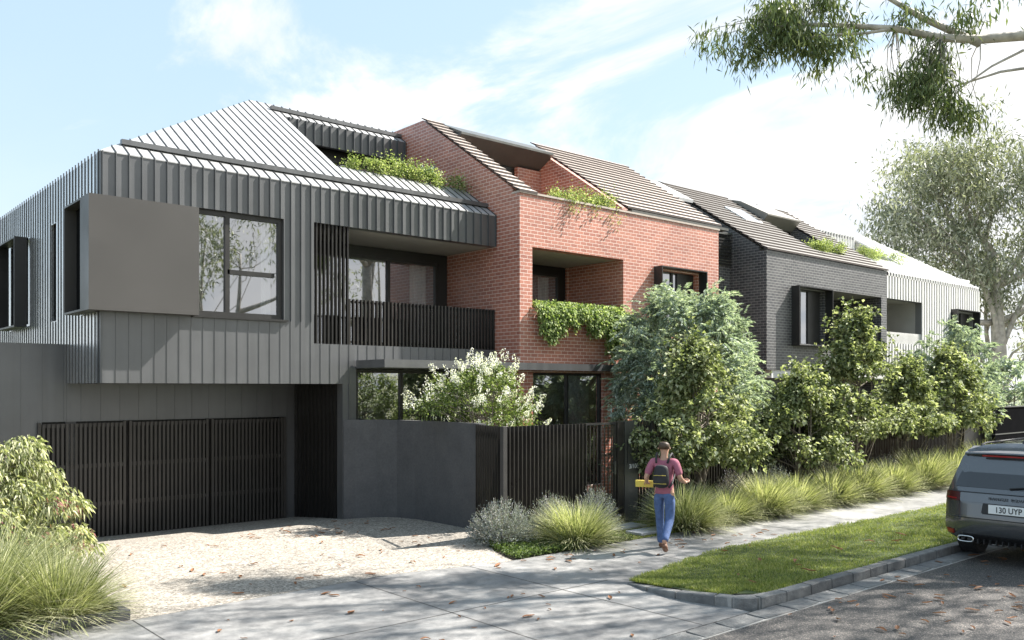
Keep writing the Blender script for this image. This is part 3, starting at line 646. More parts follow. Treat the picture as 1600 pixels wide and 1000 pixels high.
# ---------------------------------------------------------------- house three: dark brick
def dark_house():
    X0, X1, Y0, ZE = 22.78, 30.24, 14.82, 6.72; YB = 24.5; m = .66; O = Vector((X0, Y0, 0))
    H = empty('dark_brick_house', O, 'dark grey brick gabled house with skylight, third house from the left', 'house')
    def B(mb, name, mat, parent=None, **k): return mb_build(mb, O, name, mat, parent or H, **k)
    def rz(y): return ZE+m*(y-Y0)
    YP = 18.95
    B(MB().wall('x', X0, X1, 3.14, ZE-.005, Y0, Y0+.25, [(24.22, 26.0, 3.98, 5.68), (26.6, 29.84, 4.1, 5.77)]), 'front_wall', M_dkbrick)
    mb = MB().prism([(X0, Y0+.25, 3.0), (X0, Y0+.25, rz(Y0+.25)-.05), (X0, YP, rz(YP)-.04), (X0, YB, rz(YP)-.5), (X0, YB, 3.0)], (.25, 0, 0))
    mb.wall('x', X0+.25, X1, -.4, 7, YB-.2, YB); mb.prism([(X1-.25, Y0+.25, -.4), (X1-.25, Y0+.25, rz(Y0+.25)-.05), (X1-.25, YP, rz(YP)-.05), (X1-.25, YB-.2, rz(YP)-.05), (X1-.25, YB-.2, -.4)], (.25, 0, 0))
    mb.wall('y', 15.4, YB, -.4, 3.0, X0+.01, X0+.24); B(mb, 'gable_wall', M_dkbrick)
    B(MB().box(X0+.3, X1, Y0+.03, 15.4, 2.9, 3.139), 'slab_edge', M_white)
    B(MB().wall('x', X0+.25, X1, -.4, 2.9, 15.5, 15.7, [(24, 26.2, .3, 2.6), (27, 29.6, .3, 2.6)]), 'ground_floor_wall', M_dkbrick)
    for a, b in ((24, 26.2), (27, 29.6)): window(H, 'x', a, b, .3, 2.6, 15.55, ((a+b)/2,), (), .06, .08)
    _room(None, 23.2, 29.9, 15.71, 20, .2, 2.9).parent = H
    box_window(H, 24.13, 26.12, 3.9, 5.74, Y0, .27, (24.85,), ((4.6, 24.2, 24.85),)); r_ = _room(None, 23.8, 26.3, Y0+.26, 19, 3.6, 6.0); r_.parent = H
    B(MB().box(26.55, 26.6, Y0+.26, 16.6, 4.0, 5.8).box(29.841, 29.95, Y0+.26, 16.6, 4.0, 5.8).box(26.6, 29.84, 16.5, 16.6, 4.0, 5.8), 'balcony_wall', M_dkbrick)
    B(MB().box(26.601, 29.839, Y0+.26, 16.49, 5.775, 5.83), 'balcony_soffit', M_soffit)
    mb = MB()
    for i in range(38): mb.box(26.65+i*.085, 26.68+i*.085, Y0+.05, Y0+.1, 4.1, 4.75)
    B(mb, 'balustrade', M_dark)
    CX0, CX1 = 26.35, 28.42
    mb = MB(); tiled_roof(mb, X0-.03, CX0, Y0-.04, ZE+.01, YP, m); tiled_roof(mb, CX0, CX1, Y0-.04, ZE+.01, Y0+.6, m); B(mb, 'roof', [M_dktile, M_tileshade])
    mb = MB(); tiled_roof(mb, CX1, X1+.05, Y0-.04, ZE+.01, YP, m); B(mb, 'roof', [M_dktile, M_tileshade])
    B(MB().prism([(CX1-.01, Y0+.6, 6.3), (CX1-.01, Y0+.6, rz(Y0+.6)-.02), (CX1-.01, YP, rz(YP)-.02), (CX1-.01, YP, 6.3)], (.2, 0, 0)), 'terrace_wall', M_dkbrick)
    B(MB().prism([(CX0, 17.44, 8.23), (CX0, 17.1, 8.55), (CX0, 17.1, 8.60), (CX0, 18.2, 9.20), (CX0, YP+.1, 9.44), (CX0, YP+.1, 8.23)], (CX1-CX0-.02, 0, 0)), 'dormer_hood', plain('taupe hood metal', (.20, .19, .17), .5, .2, .06, 1))
    B(MB().box(CX0, CX1-.02, 17.5, 17.6, 6.3, 8.225), 'terrace_glazing', M_black)
    B(MB().box(CX0, CX1-.02, Y0+.6, 17.4, 6.2, 6.35), 'terrace_floor', M_dktile)
    B(MB().prism([(X0, YP, rz(YP)-.02), (X1, YP, rz(YP)-.02), (X1, YB, rz(YP)-.5), (X0, YB, rz(YP)-.5)], (0, 0, -.1)), 'rear_roof', M_greymetal)
    y0, y1 = 16.8, 17.65; z0, z1 = ZE+m*(y0-Y0), ZE+m*(y1-Y0)
    sk = B(MB().prism([(24.62, y0, z0+.05), (25.6, y0, z0+.05), (25.6, y1, z1+.05), (24.62, y1, z1+.05)], (0, 0, .07)), 'skylight', plain('skylight frame', (.7, .7, .7), .4))
    B(MB().prism([(24.68, y0+.06, z0+.165), (25.54, y0+.06, z0+.165), (25.54, y1-.06, z1+.085), (24.68, y1-.06, z1+.085)], (0, 0, .01)), 'pane', M_mirror, sk)
    return H
M_mirror = plain('sky reflecting glass', (.75, .8, .85), .08, .9, .02, 1)
dk = dark_house(); bpy.context.view_layer.update(); rebase(dk)

# ---------------------------------------------------------------- house four: white
def white_house():
    X0, X1, Y0, ZE = 30.27, 38.21, 14.85, 6.72; YB = 24.5; m = .665; O = Vector((X0, Y0, 0)); YR = 19.1
    H = empty('white_clad_house', O, 'white metal clad house with ribbed walls and hipped roof, farthest of the row', 'house')
    def B(mb, name, mat, parent=None, **k): return mb_build(mb, O, name, mat, parent or H, **k)
    def rz(y): return ZE+m*(y-Y0)
    op = (X0+.02, 33.05, 4.2, 5.78); wi = (35.66, 37.6, 3.98, 5.6)
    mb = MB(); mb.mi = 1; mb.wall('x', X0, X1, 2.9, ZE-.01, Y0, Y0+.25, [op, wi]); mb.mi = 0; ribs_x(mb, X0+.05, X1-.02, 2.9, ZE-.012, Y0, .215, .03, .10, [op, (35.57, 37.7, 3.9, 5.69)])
    mb.wall('y', Y0+.25, YB, -.4, ZE-.02, X1-.25, X1); mb.wall('x', X0, X1-.25, -.4, ZE, YB-.2, YB); B(mb, 'wall', [M_white, M_shadepan])
    B(MB().wall('x', X0, X1-.26, -.4, 2.9, 15.4, 15.6, [(31, 33, .3, 2.6), (34.5, 37, .3, 2.6)]), 'ground_floor_wall', M_dkbrick)
    for a, b in ((31, 33), (34.5, 37)): window(H, 'x', a, b, .3, 2.6, 15.45, ((a+b)/2,), (), .06, .08)
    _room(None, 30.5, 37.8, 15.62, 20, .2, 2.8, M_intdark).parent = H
    mb = MB().box(X0+.02, 33.1, 16.6, 16.7, 4.0, 5.8).box(33.051, 33.25, Y0+.251, 16.6, 4.0, 5.9)
    B(mb, 'balcony_wall', plain('concrete panels', (.42, .41, .39), .7, 0, .08, 2))
    B(MB().box(X0+.02, 33.05, Y0+.251, 16.6, 5.79, 5.9), 'balcony_soffit', M_soffit)
    mb = MB()
    for i in range(31): mb.box(30.33+i*.09, 30.365+i*.09, Y0+.03, Y0+.08, 4.2, 4.6)
    B(mb, 'balustrade', M_white)
    box_window(H, 35.57, 37.7, 3.9, 5.69, Y0, .27, (36.2,), ()); _room(None, 35.4, 37.9, Y0+.26, 19, 3.6, 6.0, M_intdark).parent = H
    CX0, CX1 = 30.5, 33.4; XH = X1-4.2; th = .12; P = lambda x, y: (x, y, rz(y))
    mb = MB().prism([P(X0, Y0-.03), P(X1+.03, Y0-.03), P(XH, YR), P(CX1, YR), P(CX1, Y0+1.0), P(X0, Y0+1.0)], (0, 0, -th))
    mb.prism([(X1+.03, Y0-.03, ZE-.02), (X1+.03, YB, ZE-.02), (XH, YR, rz(YR))], (0, 0, -th)); mb.prism([(X1+.03, YB, ZE-.02), (X0, YB, ZE-.02), (X0, YR, rz(YR)), (XH, YR, rz(YR))], (0, 0, -th))
    for i in range(38):
        x = X0+.05+i*.2145
        yt = YR if x < XH else YR-(x-XH)/(X1-XH)*(YR-Y0)
        if x < CX1: yt = Y0+1.0
        if yt-Y0 > .2: mb.prism([(x-.012, Y0-.03, rz(Y0-.03)-.01), (x+.012, Y0-.03, rz(Y0-.03)-.01), (x+.012, yt, rz(yt)-.01), (x-.012, yt, rz(yt)-.01)], (0, 0, .045))
    roof = B(mb, 'roof', M_white)
    B(MB().box(X0+.6, X1-.1, Y0+.3, Y0+.4, rz(Y0+.35)+.01, rz(Y0+.35)+.09), 'gutter', M_white, roof)
    mb = MB().box(X0+.03, CX1-.01, 17.7, 17.8, 8.1, rz(17.8)); ribs_x(mb, X0+.1, CX1-.1, 8.1, rz(17.8)-.02, 17.7, .215, .06, .03)
    mb.prism([(X0, 17.7, rz(17.7)), (CX1-.01, 17.7, rz(17.7)), (CX1-.01, YR, rz(YR)), (X0, YR, rz(YR))], (0, 0, -.1)); B(mb, 'dormer_fascia', M_white)
    B(MB().box(X0+.03, CX1-.01, 18.0, 18.1, 6.4, 8.1).prism([(CX1-.03, Y0+1, 6.4), (CX1-.03, 18, 6.4), (CX1-.03, 18, rz(18)-.1), (CX1-.03, Y0+1, rz(Y0+1)-.1)], (.02, 0, 0)), 'terrace_wall', M_soffit)
    B(MB().box(X0+.03, CX1-.01, Y0+1.0, 18, 6.3, 6.4), 'terrace_floor', M_white)
    return H
wh = white_house(); bpy.context.view_layer.update(); rebase(wh)

# ================================================================== FENCES AND GARDEN WALL
def garden_wall():
    pts = [(8.985, 15.64), (9.2, 15.55), (9.55, 15.3), (9.78, 14.9), (9.88, 14.4), (9.92, 13.8), (9.93, 13.1), (9.92, 12.42)]
    mb = MB(); n = len(pts)
    off = []
    for i, p in enumerate(pts):
        a = Vector(pts[max(0, i-1)]); b = Vector(pts[min(n-1, i+1)]); t = (b-a).normalized(); off.append(Vector(p)+Vector((-t.y, t.x))*.16)
    for i in range(n-1):
        a, b, c, d = Vector(pts[i]), Vector(pts[i+1]), off[i+1], off[i]
        for q, z in (((a, b, c, d), 1.95),): mb.poly([(p.x, p.y, z) for p in q])
        mb.poly([(a.x, a.y, -.3), (b.x, b.y, -.3), (b.x, b.y, 1.95), (a.x, a.y, 1.95)]); mb.poly([(c.x, c.y, -.3), (d.x, d.y, -.3), (d.x, d.y, 1.95), (c.x, c.y, 1.95)])
    a, b = Vector(pts[-1]), off[-1]; mb.poly([(a.x, a.y, -.3), (b.x, b.y, -.3), (b.x, b.y, 1.95), (a.x, a.y, 1.95)])
    o = mb.build('garden_wall', M_render, smooth=False)
    tag(o, 'curved dark grey rendered garden wall beside the gravel driveway', 'wall')
garden_wall()
def slats(mb, p0, p1, z0, z1, pitch=.095, w=.022, d=.055):
    p0, p1 = Vector(p0), Vector(p1); L_ = (p1-p0).length; t = (p1-p0)/L_; n = Vector((t.y, -t.x)); k = int(L_/pitch)
    for i in range(k+1):
        c = p0+t*(i*L_/k)
        q = [c-t*w/2, c+t*w/2, c+t*w/2+n*d, c-t*w/2+n*d]; mb.prism([(a.x, a.y, z0) for a in q], (0, 0, z1-z0))
    for z in (z0+.15, z1-.14):
        q = [p0-n*.004, p1-n*.004, p1-n*.03, p0-n*.03]; mb.prism([(a.x, a.y, z) for a in q], (0, 0, .04))
    return mb
def fence(name, loc, segs, posts, label, z1=1.94, pitch=.095, d=.055):
    o = empty(name, (*loc, 0), label, 'fence'); O = Vector((*loc, 0))
    for a, b in segs: mb_build(slats(MB(), a, b, .04, z1, pitch, .022, d), O, 'slat_panel', M_slat, o)
    for (x, y, sx, sy) in posts: mb_build(MB().box(x-sx, x+sx, y-sy, y+sy, -.05, z1+.005), O, 'post', M_post, o, bevel=.004)
    return o
fence('slat_fence', (9.8, 12.35), [((9.83, 12.33), (9.62, 11.46))], [(9.6, 11.36, .045, .045)], 'short dark vertical slat fence turning the corner beside the curved wall')
fence('slat_fence', (9.7, 11.4), [((9.70, 11.40), (11.62, 11.47))], [], 'dark vertical slat fence between the corner post and the pedestrian gate', d=.09)
g_ = empty('garden_gate', (11.66, 11.46, 0), 'see-through dark slatted pedestrian gate left of the numbered letterbox panel', 'gate')
mb = MB()
for i in range(8): mb.box(11.70+i*.098, 11.722+i*.098, 11.46, 11.475, .08, 1.9)
mb_build(mb, Vector((11.66, 11.46, 0)), 'gate_slats', M_slat, g_)
mb_build(MB().box(11.66, 11.69, 11.44, 11.49, .05, 1.94).box(12.46, 12.49, 11.44, 11.49, .05, 1.94).box(11.69, 12.46, 11.445, 11.485, 1.9, 1.94).box(11.69, 12.46, 11.445, 11.485, .05, .09), Vector((11.66, 11.46, 0)), 'gate_frame', M_dark, g_)
mb_build(MB().box(12.40, 12.43, 11.38, 11.40, .95, 1.2).box(12.405, 12.425, 11.40, 11.44, .97, .99).box(12.405, 12.425, 11.40, 11.44, 1.15, 1.17), Vector((11.66, 11.46, 0)), 'gate_handle', M_greymetal, g_)
# letterbox panel with slot and number
lb = empty('letterbox_panel', (12.75, 11.5, 0), 'tall grey letterbox panel with narrow slot and white number by the gate', 'letterbox'); LO = Vector((12.75, 11.5, 0))
mb_build(MB().box(12.52, 12.70, 11.42, 11.56, -.05, 1.95), LO, 'post', M_slat, lb, bevel=.004)
mb_build(MB().wall('x', 12.74, 13.12, -.05, 1.95, 11.44, 11.5, [(12.81, 12.84, 1.13, 1.58)]), LO, 'panel', M_greymetal, lb)
mb_build(MB().box(12.80, 12.85, 11.502, 11.51, 1.1, 1.6), LO, 'slot', M_black, lb)
def text(s, name, loc, rot, size, mat, parent, ext=.002, align='CENTER', sx=1, space=1):
    c = bpy.data.curves.new(name, 'FONT'); c.body = s; c.size = size; c.extrude = ext; c.align_x = align; c.space_character = space; c.offset = size*.012
    t = bpy.data.objects.new(name, c); COL.objects.link(t); bpy.context.view_layer.update()
    me = bpy.data.meshes.new_from_object(t.evaluated_get(bpy.context.evaluated_depsgraph_get())); bpy.data.objects.remove(t)
    me.name = name; me.materials.clear(); me.materials.append(mat); o = link(name, me, parent); o.location = loc; o.rotation_euler = rot; o.scale = (sx, 1, 1); return o
M_letter = plain('white lettering', (.8, .8, .78), .5)
text('3/100', 'house_number', (13.0-12.75, 11.437-11.5, 1.03), (R(90), 0, 0), .12, M_letter, lb)
fence('slat_fence', (13.15, 11.48), [((13.16, 11.5), (20.0, 11.55)), ((20.0, 11.55), (28.4, 11.62))], [(13.55, 11.46, .03, .04)], 'long dark slat fence running behind the green street trees')
# far dark fence closing the view
ff = empty('panel_fence', (30.2, 11.5, 0), 'black panelled fence at the far end behind the parked car', 'fence'); FO = Vector((30.2, 11.5, 0))
mb_build(MB().box(28.5, 30.1, 11.5, 11.6, -.05, 1.9), FO, 'panel', M_black, ff)
mb_build(MB().box(30.12, 38, 11.2, 11.3, -.05, 1.08).box(30.12, 38, 11.2, 11.3, 1.12, 1.96), FO, 'panel', plain('matt black board', (.012, .012, .013), 1.0, 0, .1, 3, 0), ff)
mb_build(MB().box(30.12, 38, 11.19, 11.31, 1.082, 1.118).box(30.1, 38, 11.18, 11.32, 1.962, 2.0), FO, 'rail', M_greymetal, ff)
# stepping stones to the gate
M_paver = plain('bluestone paver', (.33, .34, .36), .7, 0, .15, 5)
for (x, y, lab) in ((12.25, 10.35, 'grey stepping stone nearest the footpath in front of the gate'), (12.1, 10.95, 'grey stepping stone closest to the gate, partly hidden by the grass clump')):
    o = MB().box(-.5, .5, -.19, .19, 0, .05).build('stepping_stone', M_paver, bevel=.008); o.location = (x, y, .0); tag(o, lab, 'paver', 'stepping stones to the gate')

# ================================================================== PLANTS
def frames(D, rg):
    """per-row unit vectors: direction D, side, normal"""
    D = D/np.linalg.norm(D, axis=1, keepdims=True); r = rg.normal(size=D.shape); s = np.cross(D, r); s /= np.linalg.norm(s, axis=1, keepdims=True)+1e-9
    return D, s, np.cross(s, D)
def leaves(name, C, D, L_, Wd, mat, parent=None, seed=1, fold=.25, droop=.15, up=None):
    """folded kite-shaped leaves at C pointing along D"""
    rg = np.random.default_rng(seed); D, s, n = frames(D, rg)
    if up is not None:   # turn faces towards the light-seeking direction
        s = np.cross(D, np.array(up)[None]+rg.normal(size=D.shape)*.45); s /= np.linalg.norm(s, axis=1, keepdims=True)+1e-9; n = np.cross(s, D)
    N = len(C); L_ = np.broadcast_to(L_, (N,))[:, None]; Wd = np.broadcast_to(Wd, (N,))[:, None]
    tip = C+D*L_; tip[:, 2] -= (L_*droop)[:, 0]; mid = C+D*L_*.42
    V = np.stack([C, mid+s*Wd/2+n*Wd*fold, tip, mid-s*Wd/2+n*Wd*fold], 1).reshape(-1, 3)
    i = np.arange(N)*4; F = np.concatenate([np.stack([i, i+1, i+2], 1), np.stack([i, i+2, i+3], 1)])
    return np_mesh(name, V, F, mat, parent)
def blades(name, base, az, lean, L_, w, mat, parent=None, seed=2, curl=1.0, seg=4):
    """arching grass blades"""
    rg = np.random.default_rng(seed); N = len(base); Vs = []
    hd = np.stack([np.cos(az), np.sin(az), np.zeros(N)], 1); sd = np.stack([-np.sin(az), np.cos(az), np.zeros(N)], 1)
    tw = rg.normal(size=N)*.5; sd = sd*np.cos(tw)[:, None]+hd*np.sin(tw)[:, None]
    p = base.copy(); ang = lean.copy()
    for k in range(seg+1):
        t = k/seg; ww = w*(1-t**1.6)*.5+.0006
        Vs.append(p-sd*ww[:, None] if hasattr(ww, '__len__') else p-sd*ww); Vs.append(p+sd*ww[:, None] if hasattr(ww, '__len__') else p+sd*ww)
        st = L_/seg; p = p+hd*(np.sin(ang)*st)[:, None]; p[:, 2] += np.cos(ang)*st; ang = ang+curl*(.35+.45*t)*(1.6/seg)*(.6+.8*rg.random(N))
    V = np.stack(Vs, 1).reshape(-1, 3); m = 2*(seg+1); i = np.arange(N)*m; F = []
    for k in range(seg): F.append(np.stack([i+2*k, i+2*k+1, i+2*k+3, i+2*k+2], 1))
    return np_mesh(name, V, np.concatenate(F), mat, parent)
def rand_in(rg, n, rx, ry, rz, shell=.0):
    v = rg.normal(size=(n, 3)); v /= np.linalg.norm(v, axis=1, keepdims=True); r = (shell+(1-shell)*rg.random(n)**(1/2.2))[:, None]
    return v*r*np.array([rx, ry, rz])
def bend(a, b, rg, k=.12, n=5, sag=0):
    a, b = np.array(a, float), np.array(b, float); L_ = np.linalg.norm(b-a); o = rg.normal(size=3)*L_*k
    return [tuple(a+(b-a)*t+o*math.sin(math.pi*t)+np.array([0, 0, -sag*math.sin(math.pi*t)])) for t in np.linspace(0, 1, n)]

def tree(name, label, loc, h, rx, ry, z0, nclump, nleaf, ll, lw, mat, bark, seed, clump_r=.28, stems=1, trunk_r=.05, group=None, cat='tree', droop=.2, flat=.7, parts=('crown', 'trunk'), profile=None, ldir=None, extra=None, hollow=.45, clip=None, sprigs=0):
    rg = np.random.default_rng(seed); o = empty(name, loc, label, cat, group)
    # clump centres: uneven crown envelope
    cs = []
    while len(cs) < nclump:
        t = rg.random(); a = rg.random()*2*math.pi; z = z0+(h-z0)*t
        pr = (profile(t) if profile else math.sin(math.pi*min(1, .12+.88*t)**.9)**.6)
        rr_ = (hollow+(1-hollow)*rg.random()**.6)*pr*(1+.16*math.sin(3*a+seed)+.10*math.sin(5*a+9*t))
        c = np.array([rx*rr_*math.cos(a), ry*rr_*math.sin(a), z-(.10*h*rr_**2)])
        if clip and not clip(c): continue
        cs.append(c)
    cs = np.array(cs); CR = clump_r*(.6+.8*rg.random(nclump))
    # wood
    mb = MB(); tips = []
    for s_ in range(stems):
        a = 2*math.pi*s_/max(1, stems)+.5; top = np.array([math.cos(a)*rx*.22*(stems > 1), math.sin(a)*ry*.22*(stems > 1), h*.86])
        pts = bend((math.cos(a)*.05*(stems > 1), math.sin(a)*.05*(stems > 1), -.1), top, rg, .035, 8)
        mb.tube(pts, [trunk_r*(1-.82*i/7)+.004 for i in range(8)], 6); tips.append(np.array(pts))
    for c in cs[::1]:
        P_ = tips[rg.integers(len(tips))]; cand = [p for p in P_ if p[2] < c[2]-.12*h*.5] or [P_[1]]
        p = cand[-1] if rg.random() < .7 else cand[rg.integers(len(cand))]
        L_ = np.linalg.norm(c-p); r0 = min(trunk_r*.45, .006+.012*L_)
        mb.tube(bend(p, c, rg, .07, 4, -.05*L_), [r0, r0*.7, r0*.45, .003], 4, cap=False)
    mb.build(parts[1], bark, o, smooth=True, fix=False)
    idx = rg.integers(0, nclump, nleaf); off = rand_in(rg, nleaf, 1, 1, flat, .25)*CR[idx][:, None]
    C = cs[idx]+off; D = off/ (np.linalg.norm(off, axis=1, keepdims=True)+1e-9)*.7+rg.normal(size=off.shape)*.55+np.array(ldir if ldir is not None else (0, 0, -.15))
    if sprigs:
        sC = []; sD = []
        for q in range(sprigs):
            c = cs[rg.integers(nclump)]; d = np.array([c[0], c[1], 0]); d = d/(np.linalg.norm(d)+1e-6)*(.9-.5*max(0, c[2]-h*.7)/(h*.3))+np.array([0, 0, .35+.8*max(0, c[2]-h*.6)/(h*.4)])+rg.normal(size=3)*.35; d /= np.linalg.norm(d)
            L_ = clump_r*(1.0+1.2*rg.random()); t = rg.random(16)[:, None]; sC.append(c+d*clump_r*.4+d*t*L_+rg.normal(size=(16, 3))*.03); sD.append(np.tile(d, (16, 1))*.5+rg.normal(size=(16, 3))*.7)
        C = np.concatenate([C]+sC); D = np.concatenate([D]+sD); nleaf = len(C)
    leaves(parts[0], C, D, ll*(.6+.8*rg.random(nleaf)), lw*(.6+.8*rg.random(nleaf)), mat, o, seed+1, droop=droop, up=(0, 0, 1))
    if extra: extra(o, cs, CR, rg)
    return o
def maple_profile(t): return (math.sin(math.pi*min(1, .10+.90*t)**.72)**.85)*(1 if t < .35 else 1-.62*((t-.35)/.65)**.9)+.04
MG = 'young green street trees along the fence'
tree('street_tree', 'leafy green multi-stemmed tree right behind the walking person', (14.5, 11.0, 0), 3.45, 1.42, 1.0, 1.25, 92, 13500, .09, .068, M_maple, M_bark, 11, .26, 4, .035, MG, profile=maple_profile, sprigs=150)
tree('street_tree', 'lowest bushy green tree, between the silver-leaved tree and the tallest street tree', (18.4, 11.05, 0), 2.9, 1.15, .9, 1.1, 70, 9500, .095, .072, M_maple, M_bark, 12, .27, 4, .03, MG, profile=maple_profile, sprigs=150)
tree('street_tree', 'tallest green street tree, with its top in front of the dark brick balcony', (20.9, 11.05, 0), 4.3, 1.6, 1.15, 1.65, 92, 13000, .098, .075, M_maple, M_bark, 13, .28, 3, .04, MG, profile=maple_profile, sprigs=150)
tree('street_tree', 'small round green tree wedged behind the tallest street tree', (23.7, 11.1, 0), 3.1, 1.05, .9, 1.5, 52, 6500, .105, .08, M_maple, M_bark, 14, .28, 3, .03, MG, profile=maple_profile, sprigs=150)
tree('street_tree', 'farthest green street tree, in front of the black panelled fence', (26.4, 11.05, 0), 3.5, 1.3, .9, 1.6, 64, 8500, .11, .085, M_maple, M_bark, 15, .28, 4, .03, MG, profile=maple_profile, sprigs=150)
def silver(loc, h, rx, seed, label, n, nl, ll=.11):
    rg = np.random.default_rng(seed); o = empty('silver_tree', loc, label, 'tree', 'silver leaved trees behind the fence')
    cs = []
    for i in range(n):
        t = rg.random()**.8; z = .7+(h-1.0)*t; a = rg.random()*6.283; pr = math.sqrt(max(.04, 1-((t-.38)/.66)**2)); rr_ = (.5+.5*rg.random()**.5)*pr*(1+.12*math.sin(4*a+seed))
        cs.append((rx*rr_*math.cos(a), rx*.8*rr_*math.sin(a), z))
    cs = np.array(cs); mb = MB(); tp = bend((0, 0, -.1), (.1, .1, h*.8), rg, .03, 8); mb.tube(tp, [.06*(1-.8*i/7)+.006 for i in range(8)], 6)
    for c in cs:
        p = np.array(tp[max(0, min(7, int((c[2]-.6)/h*8)))]); mb.tube(bend(p, c, rg, .08, 4), [.014, .01, .007, .003], 4, cap=False)
    mb.build('trunk', M_bark, o, smooth=True, fix=False)
    # feathery sprays: axis outwards and up, leaflets along it
    ns = nl//26; idx = rg.integers(0, n, ns); ax = rg.normal(size=(ns, 3))*.75+cs[idx]*np.array([.7, .7, 0])/rx+np.array([0, 0, .3]); ax /= np.linalg.norm(ax, axis=1, keepdims=True)
    st = cs[idx]+rg.normal(size=(ns, 3))*.13; Ls = .22+.16*rg.random(ns); C = []; D = []
    sidev = np.cross(ax, np.array([0, 0, 1.])+rg.normal(size=(ns, 3))*.3); sidev /= np.linalg.norm(sidev, axis=1, keepdims=True)
    for k in range(13):
        t = .12+.88*k/12; p = st+ax*(Ls*t)[:, None]; p[:, 2] -= .10*t*t
        for sg in (-1, 1): C.append(p); D.append(ax*.75+sidev*sg*(1.05-.5*t)+rg.normal(size=(ns, 3))*.12)
    C = np.concatenate(C); D = np.concatenate(D)
    leaves('crown', C, D, ll*(.55+.5*rg.random(len(C))), .022+.010*rg.random(len(C)), M_silver, o, seed, droop=.3, up=(0, 0, 1))
    return o
silver((16.6, 12.9, 0), 5.05, 1.95, 21, 'large silver green feathery tree in front of the red and dark brick houses', 180, 105000)
silver((31.0, 12.9, 0), 5.0, 1.75, 22, 'silver green feathery tree in front of the white house', 70, 26000, .15)

# lilac with white flower spikes
def lilac():
    loc = (10.75, 13.45, 0)
    def spikes(o, cs, CR, rg):
        C = []; D = []; N = 300
        k = 0
        while k < N:
            i = rg.integers(len(cs)); c = cs[i]; 
            out = c-np.array([0, 0, 1.6]); out /= np.linalg.norm(out)
            if out[2] < -.25: continue
            k += 1; ax = out*.75+np.array([0, 0, .5])+rg.normal(size=3)*.3; ax /= np.linalg.norm(ax); p0 = c+out*CR[i]*.75+rg.normal(size=3)*.09; L_ = .13+.09*rg.random()
            m = 30; t = rg.random(m)**1.3; r_ = (1-t)*.032+.005; a = rg.random(m)*6.283; u_ = np.cross(ax, [.3, .8, .1]); u_ /= np.linalg.norm(u_); v_ = np.cross(ax, u_)
            rad = u_*np.cos(a)[:, None]+v_*np.sin(a)[:, None]; C.append(p0+ax*(t*L_)[:, None]+rad*r_[:, None]); D.append(rad+ax*.4)
        C = np.concatenate(C); D = np.concatenate(D)
        leaves('blossom', C, D, .026, .026, M_bloom, o, 5, droop=0)
    tree('flowering_shrub', 'rounded shrub covered in white flower spikes behind the curved garden wall', loc, 3.0, 1.5, 1.1, .9, 150, 13500, .062, .036, M_lilac, M_bark, 31, .22, 5, .022, None, 'shrub', parts=('foliage', 'stems'),
         profile=lambda t: math.sqrt(max(.05, 1-((t-.35)/.68)**2)), extra=spikes, hollow=.35, clip=lambda c: c[0] > -.5 or c[2] > 2.15)
lilac()

# strappy grass clumps
def tuft(loc, r, h, n, seed, label, mat=M_lom, group='strappy grass clumps along the footpath', w=.0125, name='grass_clump', ex=1.0):
    rg = np.random.default_rng(seed); az = rg.random(n)*6.283; rad = r*.26*np.sqrt(rg.random(n)); base = np.stack([np.cos(az)*rad*ex, np.sin(az)*rad, np.full(n, -.01)], 1)
    a2 = az+rg.normal(size=n)*.5; lean = 1.25*rg.random(n)**.75+rg.normal(size=n)*.08
    L_ = h*(1.0+.38*rg.random(n))
    o = blades(name, base, a2, np.abs(lean), L_, w*(.7+.6*rg.random(n)), mat, None, seed, .85, 6); o.location = loc; o.rotation_euler = (0, 0, 0)
    return tag(o, label, 'grass clump', group)
tuft((10.3, 10.32, 0), .98, .64, 2300, 41, 'large bright grass clump in front of the slat fence by the lavender')
row = [(12.98, 10.25, .92, .72, 'grass clump at the person\'s right hand side, nearest in the row by the footpath'), (14.35, 10.32, .8, .66, 'second grass clump of the footpath row, counting from the walking person'), (15.6, 10.3, .78, .68, 'third grass clump of the footpath row, counting from the walking person'),
       (16.85, 10.35, .8, .72, 'fourth grass clump of the footpath row, counting from the walking person'), (18.2, 10.3, .8, .68, 'fifth grass clump of the footpath row, counting from the walking person'), (19.6, 10.35, .85, .76, 'sixth grass clump of the footpath row, under the tallest street tree'),
       (21.2, 10.35, .9, .8, 'seventh grass clump of the footpath row, just past the tallest street tree'), (23.0, 10.4, .9, .82, 'eighth grass clump of the footpath row, left of the parked car roof'), (24.9, 10.45, .95, .85, 'ninth grass clump of the footpath row, beside the parked car roof'), (26.8, 10.4, .95, .9, 'farthest grass clump of the footpath row, mostly behind the parked car')]
for i, (x, y, r, h, lab) in enumerate(row): tuft((x, y-.08, 0), r*1.15, h*(1.02, .88, 1.08, .94, 1.05)[i % 5], 2500 if i < 3 else 1800, 50+i, lab, w=.014 if i < 3 else .018)
tuft((1.75, 10.95, 0), 1.25, .98, 2200, 71, 'large bright grass clump filling the bottom left corner', group='strappy grass clumps in the left bed', w=.013)
tuft((2.55, 10.75, 0), .9, .72, 1900, 72, 'bright grass clump hanging over the end of the dark edging', group='strappy grass clumps in the left bed', w=.012)
tuft((2.35, 12.2, 0), 1.0, .8, 1600, 73, 'grass clump at the foot of the weeping shrub', group='strappy grass clumps in the left bed', w=.013)
tuft((1.35, 12.3, 0), 1.0, .8, 1300, 74, 'grass clump left of the weeping shrub foot, at the picture edge', group='strappy grass clumps in the left bed', w=.013)

